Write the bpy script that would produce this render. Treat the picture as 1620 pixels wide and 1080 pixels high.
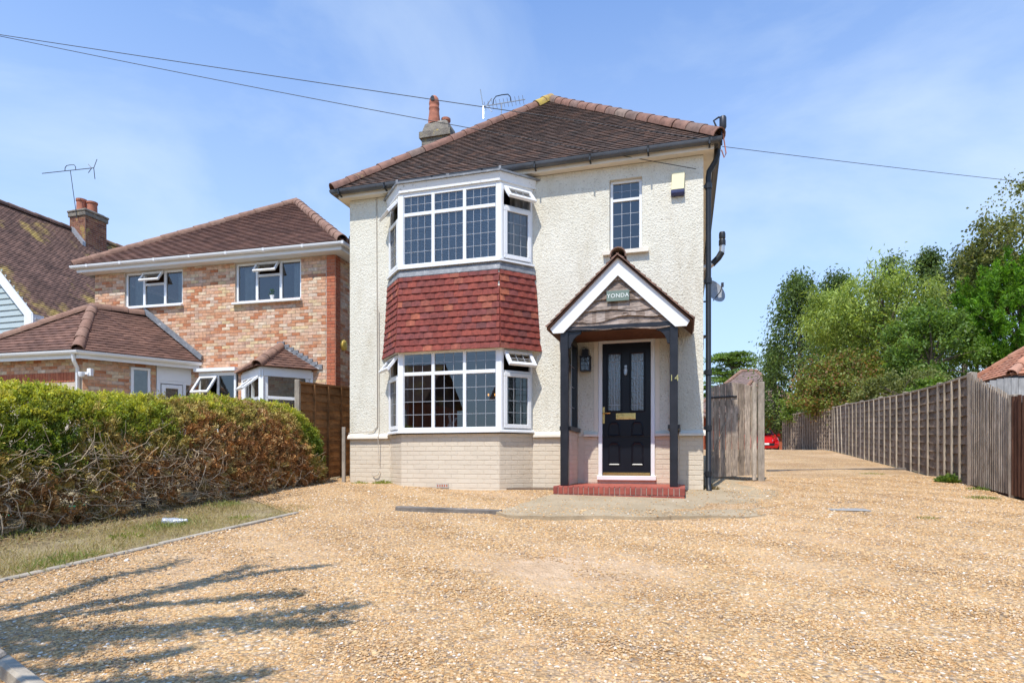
import bpy, bmesh, math, random
import numpy as np
from mathutils import Vector, Matrix
R = math.radians
random.seed(7); rng = np.random.default_rng(7)
for o in list(bpy.data.objects): bpy.data.objects.remove(o)
scn = bpy.context.scene; COL = scn.collection

# ------------------------------------------------------------------ camera
CZ = 1.10; FPX = 954.0; HY = 723.0; CX = 810.0
cam = bpy.data.cameras.new('camera'); cam_o = bpy.data.objects.new('camera', cam); COL.objects.link(cam_o)
cam_o.location = (0, 0, CZ); cam_o.rotation_euler = (R(90), 0, 0)
cam.sensor_width = 36; cam.lens = FPX/1620*36; cam.shift_y = (HY-540)/1620
cam.clip_start = .05; cam.clip_end = 4000
scn.camera = cam_o

# ------------------------------------------------------------------ sky + sun
SUN_EL = R(60); SUN_TRAVEL = R(25)        # light travels 25 deg right of straight ahead
world = bpy.data.worlds.new('World'); scn.world = world; world.use_nodes = True
nt = world.node_tree; nt.nodes.clear()
def wn(t, **k):
    n = nt.nodes.new(t)
    for a, b in k.items(): setattr(n, a, b)
    return n
sky = wn('ShaderNodeTexSky', sky_type='NISHITA'); sky.sun_disc = False
sky.sun_elevation = SUN_EL; sky.sun_rotation = SUN_TRAVEL+math.pi
sky.air_density = 1.0; sky.dust_density = .6; sky.ozone_density = 2.2
tc = wn('ShaderNodeTexCoord')
mp = wn('ShaderNodeMapping'); mp.inputs['Scale'].default_value = (1.0, 1.0, 2.6); mp.inputs['Location'].default_value = (3.1, 1.7, .6)
nt.links.new(tc.outputs['Generated'], mp.inputs['Vector'])
cn = wn('ShaderNodeTexNoise'); cn.inputs['Scale'].default_value = 1.7; cn.inputs['Detail'].default_value = 9; cn.inputs['Roughness'].default_value = .56; cn.inputs['Distortion'].default_value = .5
nt.links.new(mp.outputs[0], cn.inputs['Vector'])
cr = wn('ShaderNodeValToRGB'); cr.color_ramp.elements[0].position = .47; cr.color_ramp.elements[1].position = .74
cr.color_ramp.elements[0].color = (0, 0, 0, 1); cr.color_ramp.elements[1].color = (.75, .75, .75, 1)
nt.links.new(cn.outputs['Fac'], cr.inputs['Fac'])
# thin haze: everything a little whiter, more so low down, as the air does
sep = wn('ShaderNodeSeparateXYZ'); nt.links.new(tc.outputs['Generated'], sep.inputs[0])
hz = wn('ShaderNodeMapRange'); hz.inputs['From Min'].default_value = 0; hz.inputs['From Max'].default_value = .75
hz.inputs['To Min'].default_value = .85; hz.inputs['To Max'].default_value = .06
nt.links.new(sep.outputs['Z'], hz.inputs['Value'])
mx = wn('ShaderNodeMath', operation='MAXIMUM'); nt.links.new(cr.outputs['Color'], mx.inputs[0]); nt.links.new(hz.outputs[0], mx.inputs[1])
ad = wn('ShaderNodeMath', operation='ADD'); ad.use_clamp = True
ml = wn('ShaderNodeMath', operation='MULTIPLY'); ml.inputs[1].default_value = .42
nt.links.new(cr.outputs['Color'], ml.inputs[0]); nt.links.new(ml.outputs[0], ad.inputs[0]); nt.links.new(hz.outputs[0], ad.inputs[1])
mix = wn('ShaderNodeMixRGB'); mix.inputs['Color2'].default_value = (4.75, 5.65, 6.6, 1)
tint = wn('ShaderNodeMixRGB', blend_type='MULTIPLY'); tint.inputs['Fac'].default_value = 1; tint.inputs['Color2'].default_value = (.48, 1.05, 1.66, 1)
nt.links.new(sky.outputs[0], tint.inputs['Color1']); nt.links.new(ad.outputs[0], mix.inputs['Fac']); nt.links.new(tint.outputs[0], mix.inputs['Color1'])
bg = wn('ShaderNodeBackground'); bg.inputs['Strength'].default_value = .138
nt.links.new(mix.outputs[0], bg.inputs['Color'])
wo = wn('ShaderNodeOutputWorld'); nt.links.new(bg.outputs[0], wo.inputs['Surface'])
sun = bpy.data.lights.new('sun', 'SUN'); sun.energy = 4.2; sun.angle = R(.53); sun.color = (1, .955, .88)
sun_o = bpy.data.objects.new('sun', sun); COL.objects.link(sun_o)
trav = Vector((math.sin(SUN_TRAVEL)*math.cos(SUN_EL), math.cos(SUN_TRAVEL)*math.cos(SUN_EL), -math.sin(SUN_EL)))
sun_o.rotation_euler = trav.to_track_quat('-Z', 'Y').to_euler(); sun_o.location = (-20, -30, 60)
vs = scn.view_settings; vs.view_transform = 'Standard'; vs.look = 'None'; vs.gamma = 1; vs.use_curve_mapping = False
vs.exposure = .31
scn.cycles.use_denoising = True
scn.cycles.max_bounces = 8; scn.cycles.transparent_max_bounces = 12
scn.cycles.caustics_reflective = False; scn.cycles.caustics_refractive = False

# ------------------------------------------------------------------ materials
MATS = {}
class NT:
    def __init__(s, name):
        s.m = bpy.data.materials.new(name); s.m.use_nodes = True; s.t = s.m.node_tree; s.t.nodes.clear()
        s.out = s.n('ShaderNodeOutputMaterial'); s.pos = s.n('ShaderNodeNewGeometry')
        MATS[name] = s.m
    def n(s, t, **k):
        n = s.t.nodes.new(t)
        for a, b in k.items():
            if a in n.inputs.keys() if hasattr(n.inputs, 'keys') else False: n.inputs[a].default_value = b
            else: setattr(n, a, b)
        return n
    def l(s, a, b): s.t.links.new(a, b)
    def scaled(s, sc):
        if isinstance(sc, (int, float)): return s.pos.outputs['Position'], sc
        v = s.n('ShaderNodeVectorMath', operation='MULTIPLY'); s.l(s.pos.outputs['Position'], v.inputs[0]); v.inputs[1].default_value = sc
        return v.outputs[0], 1.0
    def noise(s, sc, detail=5, rough=.6, dist=0.):
        v, k = s.scaled(sc); n = s.n('ShaderNodeTexNoise'); s.l(v, n.inputs['Vector'])
        n.inputs['Scale'].default_value = k; n.inputs['Detail'].default_value = detail; n.inputs['Roughness'].default_value = rough; n.inputs['Distortion'].default_value = dist
        return n.outputs['Fac']
    def voro(s, sc, feature='F1', out='Distance', rnd=1.):
        v, k = s.scaled(sc); n = s.n('ShaderNodeTexVoronoi', feature=feature); s.l(v, n.inputs['Vector']); n.inputs['Scale'].default_value = k
        n.inputs['Randomness'].default_value = rnd
        return n.outputs[out]
    def ramp(s, fac, stops, interp='LINEAR'):
        r = s.n('ShaderNodeValToRGB'); e = r.color_ramp.elements; r.color_ramp.interpolation = interp
        while len(e) < len(stops): e.new(.5)
        for i, (p, c) in enumerate(stops):
            e[i].position = p; e[i].color = (*c, 1) if isinstance(c, tuple) else (c, c, c, 1)
        s.l(fac, r.inputs['Fac']); return r.outputs['Color']
    def mixc(s, a, b, fac, mode='MIX'):
        m = s.n('ShaderNodeMixRGB', blend_type=mode)
        for inp, x in (('Fac', fac), ('Color1', a), ('Color2', b)):
            if isinstance(x, (int, float)): m.inputs[inp].default_value = x if inp == 'Fac' else (x, x, x, 1)
            elif isinstance(x, tuple): m.inputs[inp].default_value = (*x, 1)
            else: s.l(x, m.inputs[inp])
        return m.outputs['Color']
    def math(s, op, a, b=0., clamp=False):
        m = s.n('ShaderNodeMath', operation=op); m.use_clamp = clamp
        for i, x in enumerate((a, b)):
            if isinstance(x, (int, float)): m.inputs[i].default_value = x
            else: s.l(x, m.inputs[i])
        return m.outputs[0]
    def rnd(s):   # one random number per object and per mesh island
        oi = s.n('ShaderNodeObjectInfo')
        return s.math('FRACT', s.math('ADD', oi.outputs['Random'], s.pos.outputs['Random Per Island']))
    def finish(s, col, rough=.8, bumps=(), metallic=0., spec=.4, emit=None):
        p = s.n('ShaderNodeBsdfPrincipled')
        if isinstance(col, tuple): p.inputs['Base Color'].default_value = (*col, 1)
        else: s.l(col, p.inputs['Base Color'])
        if isinstance(rough, (int, float)): p.inputs['Roughness'].default_value = rough
        else: s.l(rough, p.inputs['Roughness'])
        p.inputs['Metallic'].default_value = metallic; p.inputs['Specular IOR Level'].default_value = spec
        prev = None
        for fac, dist, st in bumps:
            b = s.n('ShaderNodeBump'); b.inputs['Distance'].default_value = dist; b.inputs['Strength'].default_value = st
            s.l(fac, b.inputs['Height'])
            if prev is not None: s.l(prev, b.inputs['Normal'])
            prev = b.outputs['Normal']
        if prev is not None: s.l(prev, p.inputs['Normal'])
        if emit: p.inputs['Emission Color'].default_value = (*emit[0], 1); p.inputs['Emission Strength'].default_value = emit[1]
        s.l(p.outputs[0], s.out.inputs['Surface']); s.p = p
        return s.m

def plain(name, col, rough=.5, var=.12, nscale=6, bump=0., bscale=80, metallic=0., spec=.4):
    s = NT(name); lo = tuple(c*(1-var) for c in col); hi = tuple(min(1, c*(1+var)) for c in col)
    c = s.ramp(s.noise(nscale, 6), [(.3, lo), (.7, hi)])
    return s.finish(c, rough, [(s.noise(bscale, 4), bump, .6)] if bump else (), metallic, spec)

def varied(name, stops, nscale=8, namt=.35, rough=.85, bump=.004, bscale=90, lichen=None, interp='LINEAR'):
    """a different colour for each piece, with grime on top"""
    s = NT(name); c = s.ramp(s.rnd(), stops, interp)
    c = s.mixc(c, s.ramp(s.noise(nscale, 7, .65), [(.3, 1-namt), (.7, 1+namt*.4)]), 1., 'MULTIPLY')
    if lichen:
        lc, thr, sc = lichen
        c = s.mixc(c, lc, s.ramp(s.noise(sc, 8, .7), [(thr, 0.), (thr+.1, .85)]))
    return s.finish(c, rough, [(s.noise(bscale, 5), bump, .7)])

# roughcast render, off-white paint
s = NT('roughcast')
v1 = s.voro(46, 'SMOOTH_F1'); n1 = s.noise(24, 6, .72)
c = s.ramp(s.noise(.9, 6, .6), [(.3, (.70, .66, .545)), (.7, (.765, .725, .615))])
c = s.mixc(c, s.ramp(s.noise(36, 5, .75), [(.33, (.45, .40, .33)), (.44, (1, 1, 1))]), .75, 'MULTIPLY')
c = s.mixc(c, s.ramp(s.noise((2.2, 2.2, .7), 6, .7), [(.34, (.80, .76, .70)), (.52, (1, 1, 1))]), .6, 'MULTIPLY')
s.finish(c, .92, [(n1, .018, .75), (v1, .011, .7)], spec=.2)
# painted brick
s = NT('plinth_paint')
c = s.ramp(s.noise(2.2, 6, .65), [(.3, (.62, .53, .41)), (.7, (.67, .585, .46))])
c = s.mixc(c, s.ramp(s.rnd(), [(0., .97), (1., 1.03)]), 1., 'MULTIPLY')
c = s.mixc(c, s.ramp(s.noise(26, 5, .7), [(.26, (.52, .42, .33)), (.36, (1, 1, 1))]), .6, 'MULTIPLY')
s.finish(c, .8, [(s.noise(40, 6, .7), .008, .7)], spec=.3)
plain('plinth_joint', (.615, .53, .415), .9, .10, 5, .004, 60)
plain('cream_paint', (.78, .70, .58), .6, .08, 3, .002, 50)
plain('white_upvc', (.80, .80, .80), .28, .03, 3, 0, spec=.5)
plain('white_paint', (.80, .80, .79), .45, .06, 5, .001, 60)
s = NT('flaking_white'); c = s.ramp(s.noise((9, 9, 16), 7, .7), [(.42, (.80, .80, .79)), (.6, (.78, .78, .77)), (.64, (.42, .41, .39))]); s.finish(c, .6, [(s.noise(30, 5), .003, .6)])
plain('black_paint', (.018, .018, .022), .35, .3, 7, .001, 50)
plain('black_door', (.008, .009, .014), .30, .2, 4, .0006, 120, spec=.28)
plain('black_plastic', (.018, .020, .024), .42, .25, 5, 0)
plain('grey_gutter', (.085, .09, .10), .32, .25, 3, 0)
plain('lead_strip', (.36, .37, .39), .45, .1, 10, 0, metallic=.2)
plain('brass', (.78, .57, .22), .25, .12, 20, 0, metallic=1.)
plain('metal_grey', (.55, .56, .58), .35, .15, 10, 0, metallic=.8)
plain('dish_grey', (.30, .31, .32), .6, .1, 10, 0)
plain('dark_metal', (.05, .05, .055), .45, .2, 10, 0, metallic=.5)
plain('cable_black', (.03, .03, .034), .6, .1, 4, 0)
plain('cable_cream', (.50, .44, .36), .7, .1, 4, 0)
s = NT('lead_flashing'); c = s.ramp(s.noise(9, 8, .7), [(.35, (.16, .165, .175)), (.58, (.26, .265, .275)), (.62, (.30, .30, .30)), (.68, (.72, .71, .68))]); s.finish(c, .6, [(s.noise(18, 5), .01, .5)], .2)
varied('roof_tile', [(0, (.088, .062, .050)), (.35, (.120, .078, .060)), (.7, (.140, .088, .066)), (.9, (.185, .105, .072)), (1, (.10, .08, .07))], 5, .5, .9, .004, 70, ((.38, .35, .31), .70, 3.2))
varied('hip_tile', [(0, (.235, .125, .09)), (.4, (.29, .145, .10)), (.75, (.215, .14, .11)), (1, (.28, .195, .15))], 9, .45, .85, .004, 60, ((.40, .30, .13), .63, 4.))
varied('apex_tile', [(0, (.42, .27, .12)), (1, (.46, .33, .11))], 9, .4, .9, .006, 60, ((.50, .36, .07), .45, 6.))
varied('hanging_tile', [(0, (.20, .042, .031)), (.25, (.255, .053, .037)), (.5, (.29, .062, .04)), (.72, (.19, .048, .042)), (.84, (.235, .06, .05)), (.95, (.40, .115, .06)), (1, (.14, .042, .04))], 14, .45, .8, .003, 80)
varied('step_brick', [(0, (.27, .060, .042)), (.5, (.35, .078, .05)), (1, (.30, .085, .062))], 12, .35, .7, .003, 80)
plain('step_red', (.40, .095, .062), .55, .18, 5, .002, 40)
plain('mortar', (.50, .46, .40), .95, .15, 9, .004, 80)
plain('mortar_n', (.56, .47, .38), .95, .12, 9, .004, 80)
varied('stock_brick', [(0, (.52, .19, .085)), (.15, (.62, .30, .16)), (.35, (.68, .40, .25)), (.55, (.72, .50, .35)), (.7, (.66, .40, .28)), (.82, (.74, .54, .30)), (.93, (.76, .60, .46)), (1, (.44, .20, .12))], 12, .4, .9, .004, 90)
varied('red_brick', [(0, (.44, .125, .062)), (.6, (.52, .165, .08)), (1, (.46, .18, .10))], 12, .3, .9, .004, 90)
varied('neighbour_tile', [(0, (.135, .070, .052)), (.5, (.175, .090, .064)), (1, (.21, .110, .078))], 3, .4, .95, .004, 60, ((.30, .20, .15), .68, 9))
varied('neighbour_hip', [(0, (.27, .15, .105)), (1, (.32, .19, .135))], 8, .35, .95, .006, 60, ((.42, .28, .07), .68, 3))
varied('old_tile', [(0, (.13, .075, .058)), (.5, (.185, .105, .078)), (1, (.23, .13, .095))], 2, .45, .95, .004, 60, ((.46, .33, .09), .535, .62))
varied('orange_tile', [(0, (.42, .17, .095)), (.5, (.50, .22, .125)), (1, (.46, .24, .16))], 6, .35, .9, .004, 60)
varied('far_tile', [(0, (.19, .135, .118)), (.5, (.235, .165, .142)), (1, (.28, .20, .172))], 3, .3, .95, .004, 30)
s = NT('old_chimney'); c = s.ramp(s.noise(7, 8, .7), [(.3, (.10, .085, .07)), (.5, (.22, .19, .155)), (.6, (.25, .215, .16)), (.68, (.45, .33, .09))]); s.finish(c, .95, [(s.noise(22, 6), .03, .8)])
plain('terracotta', (.40, .145, .085), .8, .3, 9, .004, 50)
plain('weatherboard', (.40, .46, .46), .6, .06, 5, .002, 40)
def wood(name, stops, amt=.4, sc=(9, 9, 1.3), rough=.85, bump=.006):
    s = NT(name); c = s.ramp(s.rnd(), stops)
    c = s.mixc(c, s.ramp(s.noise(tuple(x*3.2 for x in sc), 6, .7, .4), [(.3, 1-amt), (.7, 1+amt*.35)]), 1., 'MULTIPLY')
    c = s.mixc(c, s.ramp(s.noise(2.2, 6, .7), [(.32, .66), (.62, 1.08)]), 1., 'MULTIPLY')
    return s.finish(c, rough, [(s.noise(tuple(x*7 for x in sc), 5, .7), bump, .8)], spec=.2)
wood('fence_slat', [(0, (.20, .15, .11)), (.5, (.265, .20, .15)), (1, (.32, .245, .185))], .4, (1.6, 1.6, 9))
wood('fence_batten', [(0, (.44, .37, .28)), (1, (.54, .46, .36))])
wood('fence_post', [(0, (.38, .32, .255)), (1, (.46, .39, .31))])
wood('fence_pale', [(0, (.42, .345, .27)), (.5, (.52, .44, .345)), (1, (.60, .51, .41))], .6)
wood('brown_fence', [(0, (.10, .045, .028)), (1, (.16, .075, .045))], .4)
wood('orange_fence', [(0, (.25, .115, .042)), (1, (.33, .16, .062))], .4, (1.6, 1.6, 9))
wood('gate_board', [(0, (.34, .265, .20)), (.5, (.45, .355, .275)), (1, (.54, .44, .35))], .65)
wood('grey_board', [(0, (.36, .345, .33)), (1, (.45, .43, .41))], .35)
wood('waney_board', [(0, (.32, .235, .185)), (.5, (.43, .33, .27)), (1, (.52, .42, .355))], .85, (1.8, 1.8, 12), bump=.012)
wood('old_timber', [(0, (.21, .185, .16)), (1, (.27, .24, .21))], .45, (2, 8, 8))
s = NT('concrete'); c = s.ramp(s.noise(1.6, 8, .7), [(.3, (.35, .265, .16)), (.7, (.50, .395, .26))])
c = s.mixc(c, s.ramp(s.noise(55, 5, .7), [(.3, .75), (.7, 1.1)]), 1., 'MULTIPLY')
c = s.mixc(c, (.12, .095, .07), s.ramp(s.noise(.9, 7, .7), [(.60, 0.), (.72, .7)]))
s.finish(c, .92, [(s.noise(30, 7, .7), .012, .7)], spec=.2)
plain('kerb', (.38, .325, .25), .95, .3, 7, .008, 50)
plain('asphalt', (.055, .055, .057), .9, .2, 14, .004, 150)
plain('paving', (.32, .31, .29), .9, .12, 3, .003, 60)
plain('sign_green', (.155, .205, .17), .55, .08, 30, .001, 80)
plain('sign_letter', (.78, .80, .76), .6, .05, 30, 0)
plain('alarm_cream', (.80, .72, .45), .4, .05, 10, 0)
plain('alarm_blue', (.045, .05, .12), .35, .1, 10, 0)
plain('alarm_yellow', (.75, .52, .10), .5, .08, 10, 0)
plain('car_red', (.62, .012, .016), .18, .06, 3, 0, spec=.6)
plain('tyre', (.02, .02, .02), .8, .1, 20, 0)
plain('room_wall', (.36, .33, .29), .9, .06, 2, 0)
plain('room_floor', (.16, .11, .075), .7, .1, 3, 0)
plain('curtain', (.55, .54, .52), .9, .15, 9, 0)
plain('blind', (.62, .65, .70), .6, .06, 4, 0)
plain('hose_green', (.02, .28, .16), .4, .1, 10, 0)
plain('earth', (.16, .115, .075), .95, .4, 4, .02, 30)
NT('bulb').finish((1, .6, .2), .4, emit=((1, .40, .06), 1.6))
s = NT('bottle_plastic'); s.finish((.72, .76, .80), .15, [(s.noise(30, 4), .01, .6)]); s.p.inputs['Transmission Weight'].default_value = .55

def glass_mat(name, tint, ior, rough=.0, obscure=0.):
    s = NT(name); fr = s.n('ShaderNodeFresnel'); fr.inputs['IOR'].default_value = ior
    tr = s.n('ShaderNodeBsdfTransparent'); tr.inputs['Color'].default_value = (*tint, 1)
    gl = s.n('ShaderNodeBsdfGlossy'); gl.inputs['Roughness'].default_value = rough
    b = s.n('ShaderNodeBump'); b.inputs['Distance'].default_value = .02 if obscure else .004; b.inputs['Strength'].default_value = obscure or .05
    s.l(s.noise(34 if obscure else 2.2, 3), b.inputs['Height']); s.l(b.outputs[0], gl.inputs['Normal'])
    m = s.n('ShaderNodeMixShader'); s.l(fr.outputs[0], m.inputs['Fac']); s.l(tr.outputs[0], m.inputs[1]); s.l(gl.outputs[0], m.inputs[2])
    s.l(m.outputs[0], s.out.inputs['Surface'])
glass_mat('glass', (.80, .86, .88), 2.2)
glass_mat('glass_obscure', (.50, .52, .53), 2.7, .03, .25)

# gravel sheet: stone-sized cells of mixed colour
GRAVEL = [(0, (0.504, 0.276, 0.108)), (.15, (0.612, 0.387, 0.172)), (.34, (0.675, 0.463, 0.240)), (.5, (0.549, 0.315, 0.132)), (.62, (0.657, 0.484, 0.296)), (.74, (0.432, 0.276, 0.140)), (.84, (0.324, 0.251, 0.188)), (.92, (0.630, 0.412, 0.200)), (1, (0.860, 0.792, 0.679))]
s = NT('gravel')
vc = s.voro(52, 'F1', 'Color'); sr = s.n('ShaderNodeSeparateColor'); s.l(vc, sr.inputs[0])
c = s.ramp(sr.outputs[0], GRAVEL)
d = s.voro(52, 'F1', 'Distance')
c = s.mixc(c, s.ramp(d, [(.35, 1.05), (.75, .68)]), 1., 'MULTIPLY')
sand = s.ramp(s.noise(7, 6, .6), [(.3, (.57, .385, .225)), (.7, (.68, .50, .33))])
vd = s.n('ShaderNodeVectorMath', operation='DISTANCE'); s.l(s.pos.outputs['Position'], vd.inputs[0]); vd.inputs[1].default_value = (.35, 4.40, .28)
far = s.n('ShaderNodeMapRange'); far.inputs['From Min'].default_value = .35; far.inputs['From Max'].default_value = .95; far.inputs['To Min'].default_value = 1; far.inputs['To Max'].default_value = 0
s.l(s.math('ADD', vd.outputs['Value'], s.math('MULTIPLY', s.math('SUBTRACT', s.noise(2.5, 5), .5), 1.2)), far.inputs['Value'])
worn = s.math('MAXIMUM', far.outputs[0], s.ramp(s.noise(.55, 6, .6), [(.52, 0.), (.68, .75)]))
c = s.mixc(c, sand, worn)
c = s.mixc(c, s.ramp(s.noise(.8, 6, .65), [(.35, (.82, .77, .73)), (.62, (1.05, 1.04, 1.02))]), 1., 'MULTIPLY')
c = s.mixc(c, s.ramp(s.noise(11, 6, .75), [(.32, .80), (.62, 1.1)]), 1., 'MULTIPLY')
s.finish(c, .9, [(s.math('MULTIPLY', d, -1.), .014, .9), (s.noise(13, 5, .7), .03, .7)], spec=.25)
s = NT('pebble')
at = s.n('ShaderNodeAttribute', attribute_type='INSTANCER', attribute_name='tone')
c = s.ramp(at.outputs['Fac'], GRAVEL); c = s.mixc(c, s.ramp(s.noise(120, 4), [(.3, .8), (.7, 1.12)]), 1., 'MULTIPLY')
s.finish(c, .75, spec=.35)
s = NT('dry_ground')
c = s.ramp(s.noise(3.5, 8, .7), [(.3, (.20, .145, .085)), (.5, (.34, .265, .15)), (.65, (.40, .33, .19)), (.75, (.22, .25, .085))]); c = s.mixc(c, s.ramp(s.noise(60, 5, .7), [(.3, .6), (.7, 1.2)]), 1., 'MULTIPLY')
s.finish(c, .95, [(s.noise(40, 6), .02, .8)], spec=.15)

def leaf_mat(name, trans=.3, rough=.5):
    s = NT(name); at = s.n('ShaderNodeAttribute', attribute_name='col')
    p = s.n('ShaderNodeBsdfPrincipled'); s.l(at.outputs['Color'], p.inputs['Base Color']); p.inputs['Roughness'].default_value = rough; p.inputs['Specular IOR Level'].default_value = .3
    t = s.n('ShaderNodeBsdfTranslucent'); s.l(s.mixc(at.outputs['Color'], (1.25, 1.2, .6), 1., 'MULTIPLY'), t.inputs['Color'])
    m = s.n('ShaderNodeMixShader'); m.inputs['Fac'].default_value = trans
    s.l(p.outputs[0], m.inputs[1]); s.l(t.outputs[0], m.inputs[2]); s.l(m.outputs[0], s.out.inputs['Surface'])
leaf_mat('leaf', .45); leaf_mat('dead_leaf', .12, .8)
plain('bark', (.17, .13, .095), .95, .35, 8, .02, 25)
plain('twig', (.46, .35, .23), .9, .35, 14, .004, 60)

# ------------------------------------------------------------------ helpers
class MB:
    def __init__(s): s.v = []; s.f = []
    def quad(s, *p):
        i = len(s.v); s.v += [tuple(q) for q in p]; s.f.append(tuple(range(i, i+len(p))))
    def box(s, x0, x1, y0, y1, z0, z1, M=None):
        i = len(s.v); P = [(x, y, z) for x in (x0, x1) for y in (y0, y1) for z in (z0, z1)]
        if M is not None: P = [tuple(M @ Vector(p)) for p in P]
        s.v += P
        s.f += [tuple(i+k for k in q) for q in ((0, 1, 3, 2), (4, 6, 7, 5), (0, 4, 5, 1), (2, 3, 7, 6), (0, 2, 6, 4), (1, 5, 7, 3))]
    def tube(s, pts, rad, n=8, caps=True):
        pts = [Vector(p) for p in pts]; k = len(pts); rad = rad if isinstance(rad, (list, tuple)) else [rad]*k
        i0 = len(s.v); up = None
        for j, p in enumerate(pts):
            t = (pts[min(j+1, k-1)]-pts[max(j-1, 0)])
            if t.length < 1e-9: t = Vector((0, 0, 1))
            t.normalize()
            if up is None: up = t.orthogonal().normalized()
            up = (up-t*up.dot(t)); up = up.normalized() if up.length > 1e-6 else t.orthogonal().normalized()
            b = t.cross(up)
            for a in range(n):
                q = 2*math.pi*a/n; s.v.append(tuple(p+(up*math.cos(q)+b*math.sin(q))*rad[j]))
        for j in range(k-1):
            for a in range(n):
                a2 = (a+1) % n; s.f.append((i0+j*n+a, i0+j*n+a2, i0+(j+1)*n+a2, i0+(j+1)*n+a))
        if caps: s.f.append(tuple(i0+a for a in range(n))[::-1]); s.f.append(tuple(i0+(k-1)*n+a for a in range(n)))
    def lathe(s, prof, c=(0, 0, 0), n=20):   # prof: (r, z)
        i0 = len(s.v)
        for r, z in prof:
            for a in range(n): q = 2*math.pi*a/n; s.v.append((c[0]+r*math.cos(q), c[1]+r*math.sin(q), c[2]+z))
        for j in range(len(prof)-1):
            for a in range(n): a2 = (a+1) % n; s.f.append((i0+j*n+a, i0+j*n+a2, i0+(j+1)*n+a2, i0+(j+1)*n+a))
    def prism(s, pts, vec):   # polygon extruded by vec
        vec = Vector(vec); n = len(pts); i = len(s.v); s.v += [tuple(p) for p in pts]+[tuple(Vector(p)+vec) for p in pts]
        s.f.append(tuple(range(i, i+n))[::-1]); s.f.append(tuple(range(i+n, i+2*n)))
        for a in range(n): b = (a+1) % n; s.f.append((i+a, i+b, i+n+b, i+n+a))
    def mesh(s, name, mat, smooth=False, fix=True):
        me = bpy.data.meshes.new(name); me.from_pydata(s.v, [], s.f)
        if fix and len(s.f) < 60000:
            bm = bmesh.new(); bm.from_mesh(me); bmesh.ops.recalc_face_normals(bm, faces=bm.faces); bm.to_mesh(me); bm.free()
        if mat: me.materials.append(MATS[mat])
        if smooth: me.shade_smooth(); me.set_sharp_from_angle(angle=R(40))
        return me
    def build(s, name, mat, parent=None, smooth=False, **k):
        return put(name, s.mesh(name, mat, smooth), parent, **k)
def put(name, me, parent=None, M=None, **k):
    o = bpy.data.objects.new(name, me); COL.objects.link(o)
    if parent: o.parent = parent
    if M is not None: o.matrix_basis = M
    for a, b in k.items(): o[a] = b
    return o
def tag(o, label, cat, group=None):
    o['label'] = label; o['category'] = cat
    if group: o['group'] = group
    return o
def empty(name, loc, rz=0., label=None, cat=None, group=None):
    o = bpy.data.objects.new(name, None); COL.objects.link(o); o.location = loc; o.rotation_euler = (0, 0, rz); o.empty_display_size = .2
    if label: tag(o, label, cat, group)
    return o
def axes(o, e, n, u):   # matrix with columns e (x), n (y), u (z) at o
    M = Matrix.Identity(4)
    for i, a in enumerate((e, n, u)):
        for r in range(3): M[r][i] = a[r]
    for r in range(3): M[r][3] = o[r]
    return M
class Frame:
    """a building's own axes: u along its front (to the right), v into it, w up; maps photo pixels on a known plane to u, w"""
    def __init__(s, x, y, z, deg): s.o = Vector((x, y, z)); s.a = R(deg); s.c = math.cos(s.a); s.s = math.sin(s.a)
    def V(s, px, py, v=0.):
        k = (px-CX)/FPX; bx = s.o.x+s.s*v; by = s.o.y+s.c*v; u = (k*by-bx)/(s.c+k*s.s); D = by-s.s*u
        return u, CZ+(HY-py)/FPX*D-s.o.z
    def W(s, u, v, w=0.): return Vector((s.o.x+s.c*u+s.s*v, s.o.y-s.s*u+s.c*v, s.o.z+w))
    def L(s, p): d = Vector(p)-s.o; return Vector((s.c*d.x-s.s*d.y, s.s*d.x+s.c*d.y, d.z))
    def root(s, name, label, cat): return empty(name, s.o, -s.a, label, cat)
def g(y): return .04+.0535*max(-2., min(y, 25.2))+.002*max(0, min(y, 80)-25.2)
def pxg(px, py, h=0.):   # photo pixel -> point on the sloping ground
    D = (CZ-.04-h)/(.0535+(py-HY)/FPX); return Vector(((px-CX)/FPX*D, D, g(D)+h))
H = Frame(2.92, 9.2, .50, 16)
N = Frame(-4.11, 14.0, .79, 13.5)
def hg(u, v): p = H.W(u, v); return g(p.y)            # ground height under a point of the main plot
def HW(u, v, h=0.): p = H.W(u, v); return Vector((p.x, p.y, g(p.y)+h))

def wall_holes(mb, u0, u1, w0, w1, holes, v=0., depth=.1):
    us = sorted({u0, u1, *[h[0] for h in holes], *[h[1] for h in holes]}); ws = sorted({w0, w1, *[h[2] for h in holes], *[h[3] for h in holes]})
    us = [x for x in us if u0 <= x <= u1]; ws = [x for x in ws if w0 <= x <= w1]
    for a, b in zip(us, us[1:]):
        for c_, d_ in zip(ws, ws[1:]):
            m, n_ = (a+b)/2, (c_+d_)/2
            if any(h[0] < m < h[1] and h[2] < n_ < h[3] for h in holes): continue
            mb.quad((a, v, c_), (b, v, c_), (b, v, d_), (a, v, d_)); mb.quad((a, v+depth, c_), (a, v+depth, d_), (b, v+depth, d_), (b, v+depth, c_))
    for a, b, c_, d_ in holes:
        for q in (((a, c_), (a, d_)), ((b, c_), (b, d_)), ((a, c_), (b, c_)), ((a, d_), (b, d_))):
            (x, z), (x2, z2) = q; mb.quad((x, v, z), (x2, v, z2), (x2, v+depth, z2), (x, v+depth, z))

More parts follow.
